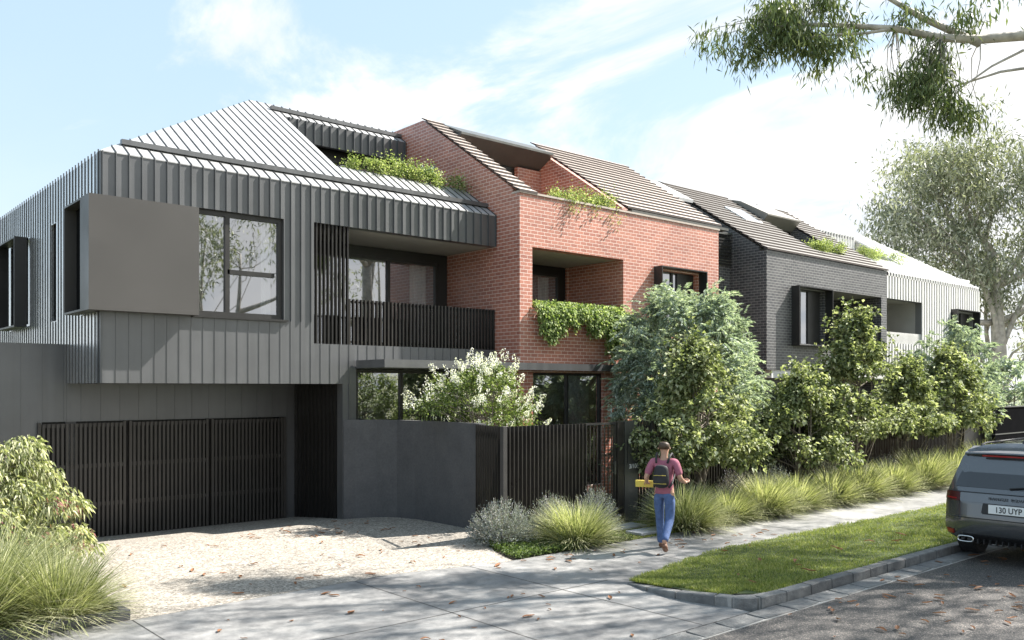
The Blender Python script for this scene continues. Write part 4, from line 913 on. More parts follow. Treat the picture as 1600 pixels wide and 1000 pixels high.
# lavender mounds
def lavender(loc, r, h, n, seed, label, mat=M_lav):
    n = int(n*1.9)
    rg = np.random.default_rng(seed); o = empty('lavender', loc, label, 'shrub', 'lavender mounds at the fence')
    v = rg.normal(size=(n, 3)); v[:, 2] = np.abs(v[:, 2])+.12; v /= np.linalg.norm(v, axis=1, keepdims=True)
    tip = v*np.array([r, r, h])*(.82+.24*rg.random(n))[:, None]; base = tip*np.array([.25, .25, .05]); C = []; D = []
    for k in range(12):
        t = .3+.7*(k+rg.random(n))/12.5; p = base+(tip-base)*t[:, None]; d = (tip-base)/np.linalg.norm(tip-base, axis=1, keepdims=True)
        C.append(p); D.append(d*.9+rg.normal(size=(n, 3))*.5)
    leaves('foliage', np.concatenate(C), np.concatenate(D), .042, .011, mat, o, seed, droop=0)
    mb = MB()
    for b, t in list(zip(base, tip))[::3]: mb.tube([tuple(b*.3), tuple(b), tuple(t)], [.005, .003, .002], 3, cap=False)
    mb.build('stems', M_bark, o, fix=False)
lavender((9.45, 11.2, 0), .66, .76, 560, 81, 'rounded grey green lavender in front of the curved wall end')
lavender((10.45, 11.08, 0), .50, .80, 330, 82, 'middle lavender behind the bright grass clump')
lavender((11.5, 11.05, 0), .50, .84, 330, 83, 'lavender peeking over the bright grass clump, nearest the gate')
lavender((13.35, 11.1, 0), .42, .70, 300, 84, 'dark lavender beside the letterbox panel, left of the person', M_lavd)
for i, (x, lab) in enumerate(((15.6, 'lavender under the nearest street tree, behind the second grass clump'), (16.9, 'lavender behind the fourth grass clump of the row'), (19.4, 'lavender at the left foot of the tallest street tree'), (21.9, 'dark lavender at the right foot of the tallest street tree'), (24.4, 'lavender near the far slat fence'), (27.3, 'pale lavender under the farthest street tree'))):
    lavender((x, 10.82, 0), .62, .98, 300, 85+i, lab, M_lavd if i in (0, 3) else M_lav)

# weeping shrub on the left
def weeping():
    def tips(o, cs, CR, rg):
        n = 900; far = np.argsort(-np.linalg.norm(cs[:, :2], axis=1))[:40]; i = far[rg.integers(0, len(far), n)]; off = rg.normal(size=(n, 3))*.07
        leaves('purple_leaves', cs[i]+off+np.array([0, 0, -.03]), np.tile(np.array([[.6, -.2, -.7]]), (n, 1))+rg.normal(size=(n, 3))*.3, .07, .018, M_weepred, o, 6, droop=.2)
    tree('weeping_shrub', 'pale green weeping maple shrub with purple tips at the left edge beside the garage', (2.42, 13.55, 0), 1.9, 1.05, 1.05, .35, 150, 15000, .085, .026, M_weep, M_bark, 91, .21, 4, .03, None, 'shrub', droop=.55, parts=('foliage', 'stems'),
         profile=lambda t: (1.0 if t < .45 else 1-.62*((t-.45)/.55)), ldir=(.15, -.1, -.75), extra=tips, hollow=.4)
weeping()

# planter greenery on the roofs and the hanging vine
def planter_plants(name, label, loc, length, n, seed, h=.28, hang=.2, w=.25, group='trailing plants in the roof planters', nclump=8):
    rg = np.random.default_rng(seed); cx = rg.random(nclump)*length; cz = rg.random(nclump)*h*.6+.04; cs = np.stack([cx, rg.normal(size=nclump)*w*.4, cz], 1)
    hangers = rg.random(nclump) < .35; i = rg.integers(0, nclump, n); C = cs[i]+rg.normal(size=(n, 3))*np.array([.10, .09, .10])*(.6+.8*rg.random(nclump))[i][:, None]
    hh = hangers[i] & (rg.random(n) < .6); C[hh, 1] -= .18; C[hh, 2] -= rg.random(hh.sum())*hang
    o = leaves(name, C, rg.normal(size=(n, 3))+np.array([0, -.4, .3]), .055, .035, M_creep, None, seed, up=(0, 0, 1)); o.location = loc
    return tag(o, label, 'plant', group)
planter_plants('trailing_plant', 'bright trailing plant at the left end of the metal roof planter', (9.62, 16.95, 7.42), 1.1, 1500, 101)
planter_plants('trailing_plant', 'bright trailing plant in the middle of the metal roof planter', (10.75, 16.95, 7.42), 1.15, 2000, 102, .34)
planter_plants('trailing_plant', 'bright trailing plant at the right end of the metal roof planter, against red brick', (11.9, 16.95, 7.40), 1.0, 1700, 103)
planter_plants('trailing_plant', 'bright creeper spilling over the red brick parapet', (14.1, 15.1, 7.0), 2.5, 3600, 104, .36, .42, nclump=17)
planter_plants('trailing_plant', 'bright creeper in the terrace planter of the dark brick roof', (26.4, 15.55, 7.20), 2.0, 2500, 105, .4, .1, nclump=16)
planter_plants('trailing_plant', 'bright creeper along the white roof terrace edge', (30.5, 15.9, 7.42), 2.7, 2500, 106, .35, .1, nclump=16)
sc_ = MB(); rg = np.random.default_rng(5)
for i in range(8):
    a = i*.785; d = Vector((math.cos(a)*.16, math.sin(a)*.16, .42)); s_ = Vector((-math.sin(a), math.cos(a), 0))*.055; b = Vector((0, 0, 0))
    sc_.prism([b-s_*.5, b+d*.5-s_*1.1, b+d, b+d*.5+s_*1.1, b+s_*.5], Vector((math.cos(a), math.sin(a), -.3))*.018)
so_ = sc_.build('succulent', plain('blue green succulent', (.14, .22, .20), .5, 0, .2, 6)); so_.location = (12.05, 17.05, 7.45); tag(so_, 'blue green agave rising among the plants of the metal roof planter', 'plant')
def vine():
    rg = np.random.default_rng(111); C = []; D = []
    for i in range(150):
        x = 13.42+3.1*rg.random(); u = (x-13.42)/3.1; L_ = (.30+.45*max(0, math.sin(u*9.0+.6))+.62*u*abs(math.sin(u*14)))*(.45+.75*rg.random())
        n = int(95*L_)+14; t = rg.random(n); sway = rg.normal()*.05
        C.append(np.stack([x+sway*t+rg.normal(size=n)*.045, 14.82-.06-.14*np.sin(np.minimum(1, t*2.2+.1)*1.57)*(.5+rg.random())+rg.normal(size=n)*.03, 4.50-L_*t+rg.normal(size=n)*.02], 1)); D.append(rg.normal(size=(n, 3))*.5+np.array([0, -.5, -.8]))
    n = 1500; C.append(np.stack([13.42+3.05*rg.random(n), 14.9+rg.normal(size=n)*.09, 4.48+rg.random(n)*.12], 1)); D.append(rg.normal(size=(n, 3))+np.array([0, -.3, .4]))
    o = leaves('hanging_vine', np.concatenate(C), np.concatenate(D), .075, .05, M_vine, None, 3, up=(0, -.7, .7)); tag(o, 'green vine cascading from the red brick balcony', 'vine')
vine()

# lawn and ground cover (stuff)
def lawn(name, fx, n, h, seed, zf, mat=M_grass, w=.006, kind='stuff', label=None):
    rg = np.random.default_rng(seed); P_ = fx(rg, n); n = len(P_); base = np.stack([P_[:, 0], P_[:, 1], zf(P_[:, 1])-.004], 1)
    patch = .75+.35*np.sin(P_[:, 0]*2.1+1.3*np.sin(P_[:, 1]*3))*np.sin(P_[:, 1]*2.7+P_[:, 0])
    hh = h*(.55+.8*rg.random(n))*patch
    o = blades(name, base, rg.random(n)*6.283, .15+.6*rg.random(n), hh, w*(1+.06*(P_[:, 0]-8)), mat, None, seed, 1.1, 2)
    return tag(o, label, 'grass', None, kind)
def verge_pts(rg, n):
    x = 8.72+(34-8.72)*rg.random(n)**1.9; y = 6.03+2.47*rg.random(n); y += .05*np.sin(x*7)*(y > 8.3)
    lo = np.where(x > 9.25, 6.04, np.where(x > 8.85, 6.3, 7.1)); k = (y > lo) & (y < np.minimum(8.5, 7.80+(x-8.78)*.258)+.03*np.sin(x*9)) & (x > 8.76); return np.stack([x, y], 1)[k]
vzn = lambda y: .105-.085*np.clip((y-6.2)/2.2, 0, 1)
lawn('lawn_grass', verge_pts, 125000, .052, 121, vzn, label='short green grass of the nature strip between kerb and footpath')
def bed_pts(rg, n):
    x = 11.3+4.2*rg.random(n); y = 10.0+1.3*rg.random(n); k = ~((abs(x-12.25) < .5) & (abs(y-10.35) < .19)) & ~((abs(x-12.1) < .5) & (abs(y-10.95) < .19)); return np.stack([x, y], 1)[k]
lawn('lawn_grass', bed_pts, 16000, .06, 122, lambda y: y*0, label='short green grass round the stepping stones')
rg = np.random.default_rng(131); n = 7500; x = 8.72+2.6*rg.random(n); y = 9.98+1.2*rg.random(n)**1.3
k = (x > 8.62+.35*(y-9.9)); x = x[k]; y = y[k]; n = len(x)
C = np.stack([x, y, .01+.09*rg.random(n)], 1); tag(leaves('ground_cover', C, rg.normal(size=(n, 3))+np.array([0, 0, .5]), .055, .03, M_cover, None, 132, up=(0, 0, 1)), 'low leafy green ground cover under the bright grass clump', 'ground cover', None, 'stuff')

# ---------------------------------------------------------------- eucalypts
def euc_leaves(name, tips, per, seed, parent, mat, ll=.15, lw=.022, spread=.33, hang=.5, jit=.48):
    rg = np.random.default_rng(seed); T = np.array(tips); i = np.repeat(np.arange(len(T)), per); n = len(i)
    off = rg.normal(size=(n, 3))*spread*np.array([1, 1, .62]); off[:, 2] -= hang*np.abs(rg.normal(size=n))*spread
    leaves(name, T[i]+off, np.tile(np.array([[0, 0, -1.]]), (n, 1))+rg.normal(size=(n, 3))*jit, ll*(.6+.7*rg.random(n)), lw*(.7+.6*rg.random(n)), mat, parent, seed, droop=.1, fold=.1)
def overhang():
    o = empty('overhanging_eucalypt', (21.5, .2, 0), 'near eucalypt whose branches hang into the top right of the view', 'tree'); O = np.array([21.5, .2, 0]); rg = np.random.default_rng(141); mb = MB()
    def T(pts, r0, r1, n=7): mb.tube([tuple(np.array(p)-O) for p in pts], list(np.linspace(r0, r1, len(pts))), n)
    T([(21.5, .2, -.2), (21.4, .3, 2), (21.1, .7, 4.2), (20.7, 1.3, 6.2), (20.1, 2.2, 7.9)], .34, .2, 10)
    main = [(20.1, 2.2, 7.9), (18.6, 3.6, 8.35), (17.4, 4.8, 8.62), (16.55, 5.7, 8.68), (15.9, 6.15, 8.58), (15.3, 6.55, 8.57), (14.7, 7.05, 8.72), (14.1, 7.6, 8.78), (13.5, 8.1, 8.8), (13.0, 8.5, 8.85)]
    T(main, .125, .022)
    T([(15.9, 6.15, 8.5), (15.2, 6.8, 8.95), (14.6, 7.3, 9.4), (13.9, 8.1, 9.9)], .07, .02); T([(14.7, 7.05, 8.72), (14.2, 7.35, 8.6), (13.7, 7.7, 8.55), (13.3, 8.1, 8.5)], .03, .012)
    T([(17.4, 4.8, 8.35), (16.8, 5.4, 8.15), (16.1, 5.9, 8.0), (15.5, 6.4, 7.75), (15.0, 6.8, 7.5)], .035, .01); T([(16.55, 5.7, 8.42), (16.0, 6.0, 8.1), (15.5, 6.3, 7.7), (15.3, 6.5, 7.35)], .025, .008)
    T([(20.1, 2.2, 7.9), (19.5, 3.2, 9.6), (18.7, 4.2, 11.2), (17.6, 5.2, 12.3), (16.2, 6.3, 13.2)], .15, .03); T([(20.1, 2.2, 7.9), (21.5, 2.5, 9.8), (22.8, 2.8, 11.2), (24.2, 2.6, 12.3)], .14, .03)
    T([(19.5, 3.2, 9.6), (20.4, 4.2, 10.8), (21.2, 5.0, 11.6)], .08, .03); T([(20.7, 1.3, 6.2), (21.6, .3, 8.5), (22.6, -.6, 10.2), (23.2, -1.6, 11.5)], .14, .03)
    # visible hanging clusters
    vis = []
    def cluster(c, n, s): 
        for _ in range(n): vis.append(np.array(c)+rg.normal(size=3)*np.array(s))
    for c, n in (((12.55, 9.0, 8.75), 3), ((12.95, 8.6, 8.75), 7), ((12.85, 8.75, 8.45), 3), ((13.3, 8.3, 8.75), 9), ((13.5, 8.1, 8.6), 9), ((13.75, 7.95, 8.55), 7), ((14.05, 7.7, 8.75), 5), ((13.2, 8.3, 9.2), 9), ((13.8, 7.9, 9.3), 7)): cluster(c, n, (.16, .16, .13))
    for c, n in (((14.75, 7.05, 8.15), 4), ((15.1, 6.75, 8.05), 7), ((15.0, 6.85, 7.75), 7), ((15.35, 6.55, 7.6), 7), ((15.35, 6.55, 7.3), 3), ((15.2, 6.7, 8.35), 5), ((15.75, 6.2, 7.45), 3), ((14.9, 7.0, 7.95), 4), ((14.9, 6.9, 9.0), 3), ((15.6, 6.3, 9.0), 3)): cluster(c, n, (.15, .15, .13))
    for v in vis:
        j = min(range(len(main)), key=lambda k: np.linalg.norm(np.array(main[k])-v)); T(bend(main[j], tuple(v), rg, .12, 4), .012, .004, 4)
    vt = [v-O for v in vis]; euc_leaves('crown', vt, 85, 142, o, M_euc, .16, .028, .16, .9)
    hi = []
    for c, n, s in (((15.9, 4.2, 12.8), 24, 1.5), ((18.2, 4.2, 12.4), 12, 1.0), ((14.0, 6.4, 13.0), 10, 1.1), ((20.9, 3.6, 11.9), 18, 1.2), ((24.0, 2.8, 12.4), 34, 1.4), ((23.0, -1.4, 11.6), 34, 1.4), ((21.5, 1.2, 13.2), 34, 1.5), ((19.0, 2.4, 11.4), 8, 1.0), ((23.2, 5.4, 12.8), 16, 1.1), ((26.4, 1.4, 12.2), 60, 1.7), ((28.6, .2, 11.6), 34, 1.4)):
        for _ in range(n): hi.append(np.array(c)+rg.normal(size=3)*s*np.array([1, 1, .6]))
    for v in hi[::2]: T(bend((19.5+(v[0]-19.5)*.4, 2.4+(v[1]-2.4)*.4, 9.2), tuple(v), rg, .08, 3), .025, .006, 4)
    euc_leaves('upper_crown', [v-O for v in hi], 75, 143, o, M_euc, .26, .055, .42, .5)
    mb.build('trunk', M_eucbark, o, smooth=True, fix=False)
overhang()
def far_euc(loc, h, label, seed, scale=1, blobs=(), per=40, group=None, name='eucalypt'):
    o = empty(name, loc, label, 'tree', group); rg = np.random.default_rng(seed); mb = MB()
    tp = bend((0, 0, -.3), (-.3*scale, .2, h*.55), rg, .03, 7); mb.tube(tp, list(np.linspace(.42*scale, .2*scale, 7)), 9); tips = []
    for (c, n, s) in blobs:
        st = tp[rg.integers(2, 7)]; limb = bend(st, c, rg, .09, 7); mb.tube(limb, list(np.linspace(.15*scale, .04*scale, 7)), 6)
        for _ in range(n):
            v = np.array(c)+rg.normal(size=3)*s*np.array([1, 1, .8]); tips.append(v)
            if rg.random() < .5: mb.tube(bend(limb[rg.integers(3, 7)], tuple(v), rg, .12, 4), [.035*scale, .025*scale, .015*scale, .006], 4, cap=False)
    mb.build('trunk', M_eucbark, o, smooth=True, fix=False)
    euc_leaves('crown', tips, int(per*2.3), seed+1, o, M_eucfar, .30, .07, .5*scale, .5, .8)
    return o
far_euc((47.4, 17.4, 0), 17, 'tall pale trunked eucalypt rising beside the white house', 151, 1.15,
        [((-5.0, 3.6, 8.8), 20, .8), ((-4.2, 3.0, 11.2), 26, 1.0), ((-3.2, 2.4, 13.2), 26, 1.0), ((-2.2, 1.8, 9.6), 26, 1.0), ((-1.6, 1.2, 14.2), 30, 1.2), ((0, 0, 11.8), 40, 1.3), ((1.6, -1.4, 14.0), 34, 1.3), ((2.4, -2, 10.2), 34, 1.2), ((4, -3.5, 12.5), 34, 1.3), ((-3.4, 2.7, 7.4), 16, .7), ((3.6, -3, 7.6), 22, 1.1), ((-.4, .4, 8.4), 26, 1.0), ((5.2, -4.4, 9.6), 20, 1.2)], 52)
far_euc((52, 19, 0), 8, 'bare branching pale eucalypt low at the right edge behind the tall one', 161, .8, [((-2.2, 1.6, 6.2), 4, .8), ((1.2, -1, 6.6), 8, 1.0), ((3, -2, 5.2), 8, 1)], 26)
tree('round_bush', 'dark green bush above the black panelled fence at the right edge', (36.0, 13.0, 0), 3.6, 2.4, 1.6, .8, 60, 8000, .13, .09, M_silver, M_bark, 171, .45, 3, .05, None, 'bush', parts=('foliage', 'stems'))
# trees across the street (they shade the road and show in the window glass)
far_euc((17.0, -7.5, 0), 11, 'broad eucalypt across the street seen only in the window reflections', 181, .9, [((0, 0, 8.8), 9, 1.3), ((-2.5, 1.0, 7.6), 8, 1.1), ((2.6, .6, 7.4), 6, 1.1), ((-1, -1.5, 9.9), 12, 1.4)], 34)
far_euc((28.0, -9.5, 0), 12, 'tall eucalypt across the street farther along, seen only in reflections', 191, .9, [((0, 0, 10.5), 10, 1.5), ((-3, .5, 9), 4, 1.3), ((3, 1, 9), 5, 1.3), ((0, 2, 7.5), 4, 1.2)], 20)

# ================================================================== FALLEN LEAVES
def fallen():
    rg = random.Random(4); protos = []
    for k in range(5):
        mb = MB(); L_ = .055+.012*k; w = .020+.004*k; c = [.006, .014, .010, .018, .008][k]
        pts = []; n = 6
        for i in range(n+1):
            t = i/n; ww = w*math.sin(math.pi*min(1, t*.93+.05))**.8; z = .004+c*math.sin(t*3+k)**2; pts.append(((t-.5)*2*L_, ww, z))
        V = [(x, -y, z+.006+y*.25) for x, y, z in pts]+[(x, 0, z) for x, y, z in pts]+[(x, y, z+.008+y*.2) for x, y, z in pts]; F = []
        for r_ in (0, 1):
            for i in range(n): F.append((r_*(n+1)+i, r_*(n+1)+i+1, (r_+1)*(n+1)+i+1, (r_+1)*(n+1)+i))
        mb.add(V, F); protos.append(mb)
    meshes = []
    def put(x, y, z, s, lab, grp):
        k = rg.randrange(5)
        if len(meshes) < 5:
            k = len(meshes); o = protos[k].build('fallen_leaf', M_dryleaf, fix=False); meshes.append(o.data)
        else: o = link('fallen_leaf', meshes[k])
        o.location = (x, y, z); o.rotation_euler = (rg.uniform(-.15, .15), rg.uniform(-.15, .15), rg.uniform(0, 6.28)); o.scale = (s, s, s); tag(o, lab, 'leaf', grp)
    for i in range(75):
        x = rg.uniform(3.6, 9.2); y = rg.uniform(10.5, 15.2)
        if rg.random() < .35: x, y = rg.gauss(7.6, .9), rg.gauss(14.3, .6)
        if x > bed_x(y)-.1: continue
        put(x, y, gz(y)+.012, rg.uniform(.45, 1.0), 'small dry brown leaf lying on the gravel driveway', 'dry leaves on the gravel')
    for i in range(80):
        x, y = rg.uniform(3.4, 14), rg.uniform(6.0, 9.9)
        if x > 8.6 and y < 8.5: y = rg.uniform(8.6, 9.8)
        put(x, y, .009, rg.uniform(.4, .95), 'small dry brown leaf lying on the concrete paving', 'dry leaves on the concrete')
    for i in range(85):
        x, y = rg.uniform(8.5, 17), rg.uniform(3.6, 5.75)
        put(x, y, .004, rg.uniform(.45, 1.0), 'small dry brown leaf lying on the asphalt road', 'dry leaves on the road')
    for i in range(14): 
        y = rg.uniform(6.3, 8.2); put(rg.uniform(9.2, 15), y, float(vzn(np.array(y)))+.04, rg.uniform(.7, 1.2), 'small dry brown leaf caught in the nature strip grass', 'dry leaves on the grass')
fallen()

# ================================================================== PERSON
def skin(name, V, E, Rr, mat, parent, sub=2, root=0):
    me = bpy.data.meshes.new(name); me.from_pydata(V, E, []); o = link(name, me)
    sm = o.modifiers.new('skin', 'SKIN'); sm.use_smooth_shade = True; sv = me.skin_vertices[0].data
    for i, r_ in enumerate(Rr): sv[i].radius = (r_, r_) if isinstance(r_, (int, float)) else r_
    sv[root].use_root = True
    if sub: ss = o.modifiers.new('sub', 'SUBSURF'); ss.levels = sub; ss.render_levels = sub
    bpy.context.view_layer.update(); m2 = bpy.data.meshes.new_from_object(o.evaluated_get(bpy.context.evaluated_depsgraph_get())); bpy.data.objects.remove(o)
    m2.name = name; m2.materials.clear(); m2.materials.append(mat); m2.polygons.foreach_set('use_smooth', [True]*len(m2.polygons)); return link(name, m2, parent)
M_skin = plain('skin', (.50, .29, .20), .5, 0, .05, 6)
M_shirt = plain('pink shirt', (.36, .12, .17), .85, 0, .15, 9, bump=.3)
M_jean = plain('blue denim', (.075, .125, .27), .85, 0, .25, 14, bump=.4)
M_hair = plain('brown hair', (.07, .042, .025), .55, 0, .3, 40)
M_shoe = plain('brown shoe', (.16, .07, .035), .5, 0, .1, 8)
M_pack = plain('black pack fabric', (.022, .022, .025), .7, 0, .2, 8)
M_yel = plain('yellow folder', (.72, .56, .10), .5, 0, .05, 5)
def person():
    # facing local +Y; x to the right
    P = empty('person', (10.98, 9.02, .004), 'person in pink shirt and blue jeans walking away along the footpath', 'person', rz=R(-64))
    hipL, hipR = (-.095, 0, .94), (.095, 0, .94); kL, kR = (-.10, .12, .52), (.10, -.04, .50); aL, aR = (-.10, .20, .10), (.095, -.40, .22)
    shL, shR = (-.185, .0, 1.42), (.185, .0, 1.42); eL, eR = (-.27, -.10, 1.16), (.27, -.06, 1.16); wL, wR = (-.31, .10, 1.07), (.31, .14, 1.08)
    V = [(0, 0, .98), (0, .01, 1.16), (0, .0, 1.36), (0, -.01, 1.48), (0, .01, 1.53), (0, .025, 1.60), (0, .02, 1.68), (0, .01, 1.735),
         hipL, kL, aL, (-.10, .27, .035), hipR, kR, aR, (.095, -.28, .075), shL, eL, wL, shR, eR, wR, (0, .115, 1.625), (-.105, .035, 1.37), (.105, .035, 1.37)]
    E = [(0, 1), (1, 2), (2, 3), (3, 4), (4, 5), (5, 6), (6, 7), (0, 8), (8, 9), (9, 10), (10, 11), (0, 12), (12, 13), (13, 14), (14, 15), (2, 23), (23, 16), (16, 17), (17, 18), (2, 24), (24, 19), (19, 20), (20, 21), (5, 22)]
    Rr = [(.135, .10), (.12, .095), (.14, .10), (.06, .06), (.055, .055), (.082, .09), (.085, .098), (.05, .055), .085, .055, .04, .03, .085, .055, .04, .03, .055, .042, .03, .055, .042, .03, .018, .08, .08]
    b = skin('body', V, E, Rr, M_skin, None)
    # ears, then hands with five fingers, joined into the body mesh
    bits = [b]
    def hand(w, d, side):
        w = Vector(w); d = Vector(d).normalized(); s_ = Vector((side, 0, 0)); s_ = (s_-d*s_.dot(d)).normalized(); n = d.cross(s_)
        Vp = [tuple(w), tuple(w+d*.05), tuple(w+d*.088)]; bits.append(skin('h', Vp, [(0, 1), (1, 2)], [(.028, .02), (.04, .016), (.036, .014)], M_skin, None, 2))
        for k in range(4):
            o_ = s_*(-.028+.019*k); L_ = (.062, .072, .066, .05)[k]; a = w+d*.085+o_; m = a+d*L_*.45+n*.012; e = m+d*L_*.25+n*L_*.42
            bits.append(skin('f', [tuple(a), tuple(m), tuple(e)], [(0, 1), (1, 2)], [.0095, .0085, .007], M_skin, None, 1))
        a = w+d*.03-s_*.03; bits.append(skin('f', [tuple(a), tuple(a+d*.03-s_*.022+n*.01), tuple(a+d*.06-s_*.02+n*.03)], [(0, 1), (1, 2)], [.013, .010, .008], M_skin, None, 1))
    hand(wL, (-.02, .9, -.3), 1); hand(wR, (-.1, .9, .15), -1)
    for sx in (-1, 1): bits.append(skin('e', [(sx*.083, .0, 1.615), (sx*.096, -.012, 1.645)], [(0, 1)], [(.012, .022), (.01, .018)], M_skin, None, 1))
    import bmesh
    bm = bmesh.new()
    for q in bits: bm.from_mesh(q.data)
    me = bpy.data.meshes.new('body'); bm.to_mesh(me); bm.free(); me.materials.append(M_skin); me.polygons.foreach_set('use_smooth', [True]*len(me.polygons))
    for q in bits: bpy.data.objects.remove(q)
    link('body', me, P)
    V = [(0, .0, .90), (0, .01, 1.05), (0, .0, 1.2), (0, 0, 1.37), (0, -.005, 1.46), (-.12, .0, 1.40), shL, tuple((Vector(shL)+Vector(eL))/2), (-.262, -.085, 1.19), (.12, 0, 1.40), shR, tuple((Vector(shR)+Vector(eR))/2), (.262, -.05, 1.19)]
    skin('shirt', V, [(0, 1), (1, 2), (2, 3), (3, 4), (3, 5), (5, 6), (6, 7), (7, 8), (3, 9), (9, 10), (10, 11), (11, 12)], [(.175, .13), (.16, .12), (.15, .115), (.155, .12), (.075, .07), (.10, .10), .085, .07, .062, (.10, .10), .085, .07, .062], M_shirt, P, root=1)
    V = [(0, 0, .99), (0, 0, .93), hipL, kL, tuple(Vector(kL)*.35+Vector(aL)*.65), (aL[0], aL[1], aL[2]-.02), hipR, kR, tuple(Vector(kR)*.35+Vector(aR)*.65), (aR[0], aR[1], aR[2]-.01)]
    skin('jeans', V, [(0, 1), (1, 2), (2, 3), (3, 4), (4, 5), (1, 6), (6, 7), (7, 8), (8, 9)], [(.15, .115), (.155, .12), .105, .075, .065, .062, .105, .075, .065, .062], M_jean, P, root=1)
    for n_, (a, t, hz) in (('shoe', (aL, (-.10, .30, .03), -.01)), ('shoe', (aR, (.095, -.27, .03), .07))):
        skin('shoe', [(a[0], a[1]-.03, max(.045, a[2]-.06)), (a[0], (a[1]+t[1])/2, max(.045, (a[2]+t[2])/2-.03)), (t[0], t[1]-.02, .035+0*hz)], [(0, 1), (1, 2)], [(.048, .045), (.05, .04), (.045, .03)], M_shoe, P)
    skin('hair', [(0, -.02, 1.60), (0, -.012, 1.68), (0, .005, 1.735)], [(0, 1), (1, 2)], [(.096, .092), (.104, .112), (.075, .085)], M_hair, P)
    Mw = P.matrix_world if False else Matrix.Translation(P.location) @ Matrix.Rotation(R(-64), 4, 'Z')
    bp = empty('backpack', tuple(Mw @ Vector((0, -.2, .95))), 'black backpack worn on the back of the walking person', 'backpack', rz=R(-64))
    skin('bag', [(0, 0, .05), (0, -.01, .22), (0, .01, .44)], [(0, 1), (1, 2)], [(.14, .08), (.145, .09), (.11, .06)], M_pack, bp)
    mb = MB()
    for sx in (-1, 1): mb.tube([(sx*.09, .04, .46), (sx*.11, .12, .56), (sx*.12, .22, .60), (sx*.13, .33, .50), (sx*.15, .33, .30), (sx*.14, .12, .12), (sx*.12, .03, .08)], .018, 6)
    mb.build('straps', M_pack, bp, smooth=True)
    mb = MB().box(-.10, .10, -.105, -.09, .14, .145).box(-.10, .10, -.106, -.092, .27, .275); mb.build('zip', M_yel, bp)
    yf = MB().box(-.19, .12, -.018, .018, -.055, .055).build('folder', M_yel, bevel=.005); yf.location = Mw @ Vector((-.335, .21, 1.03)); yf.rotation_euler = (R(8), 0, R(-64)); tag(yf, 'yellow folder carried in the left hand of the walking person', 'folder')
person()

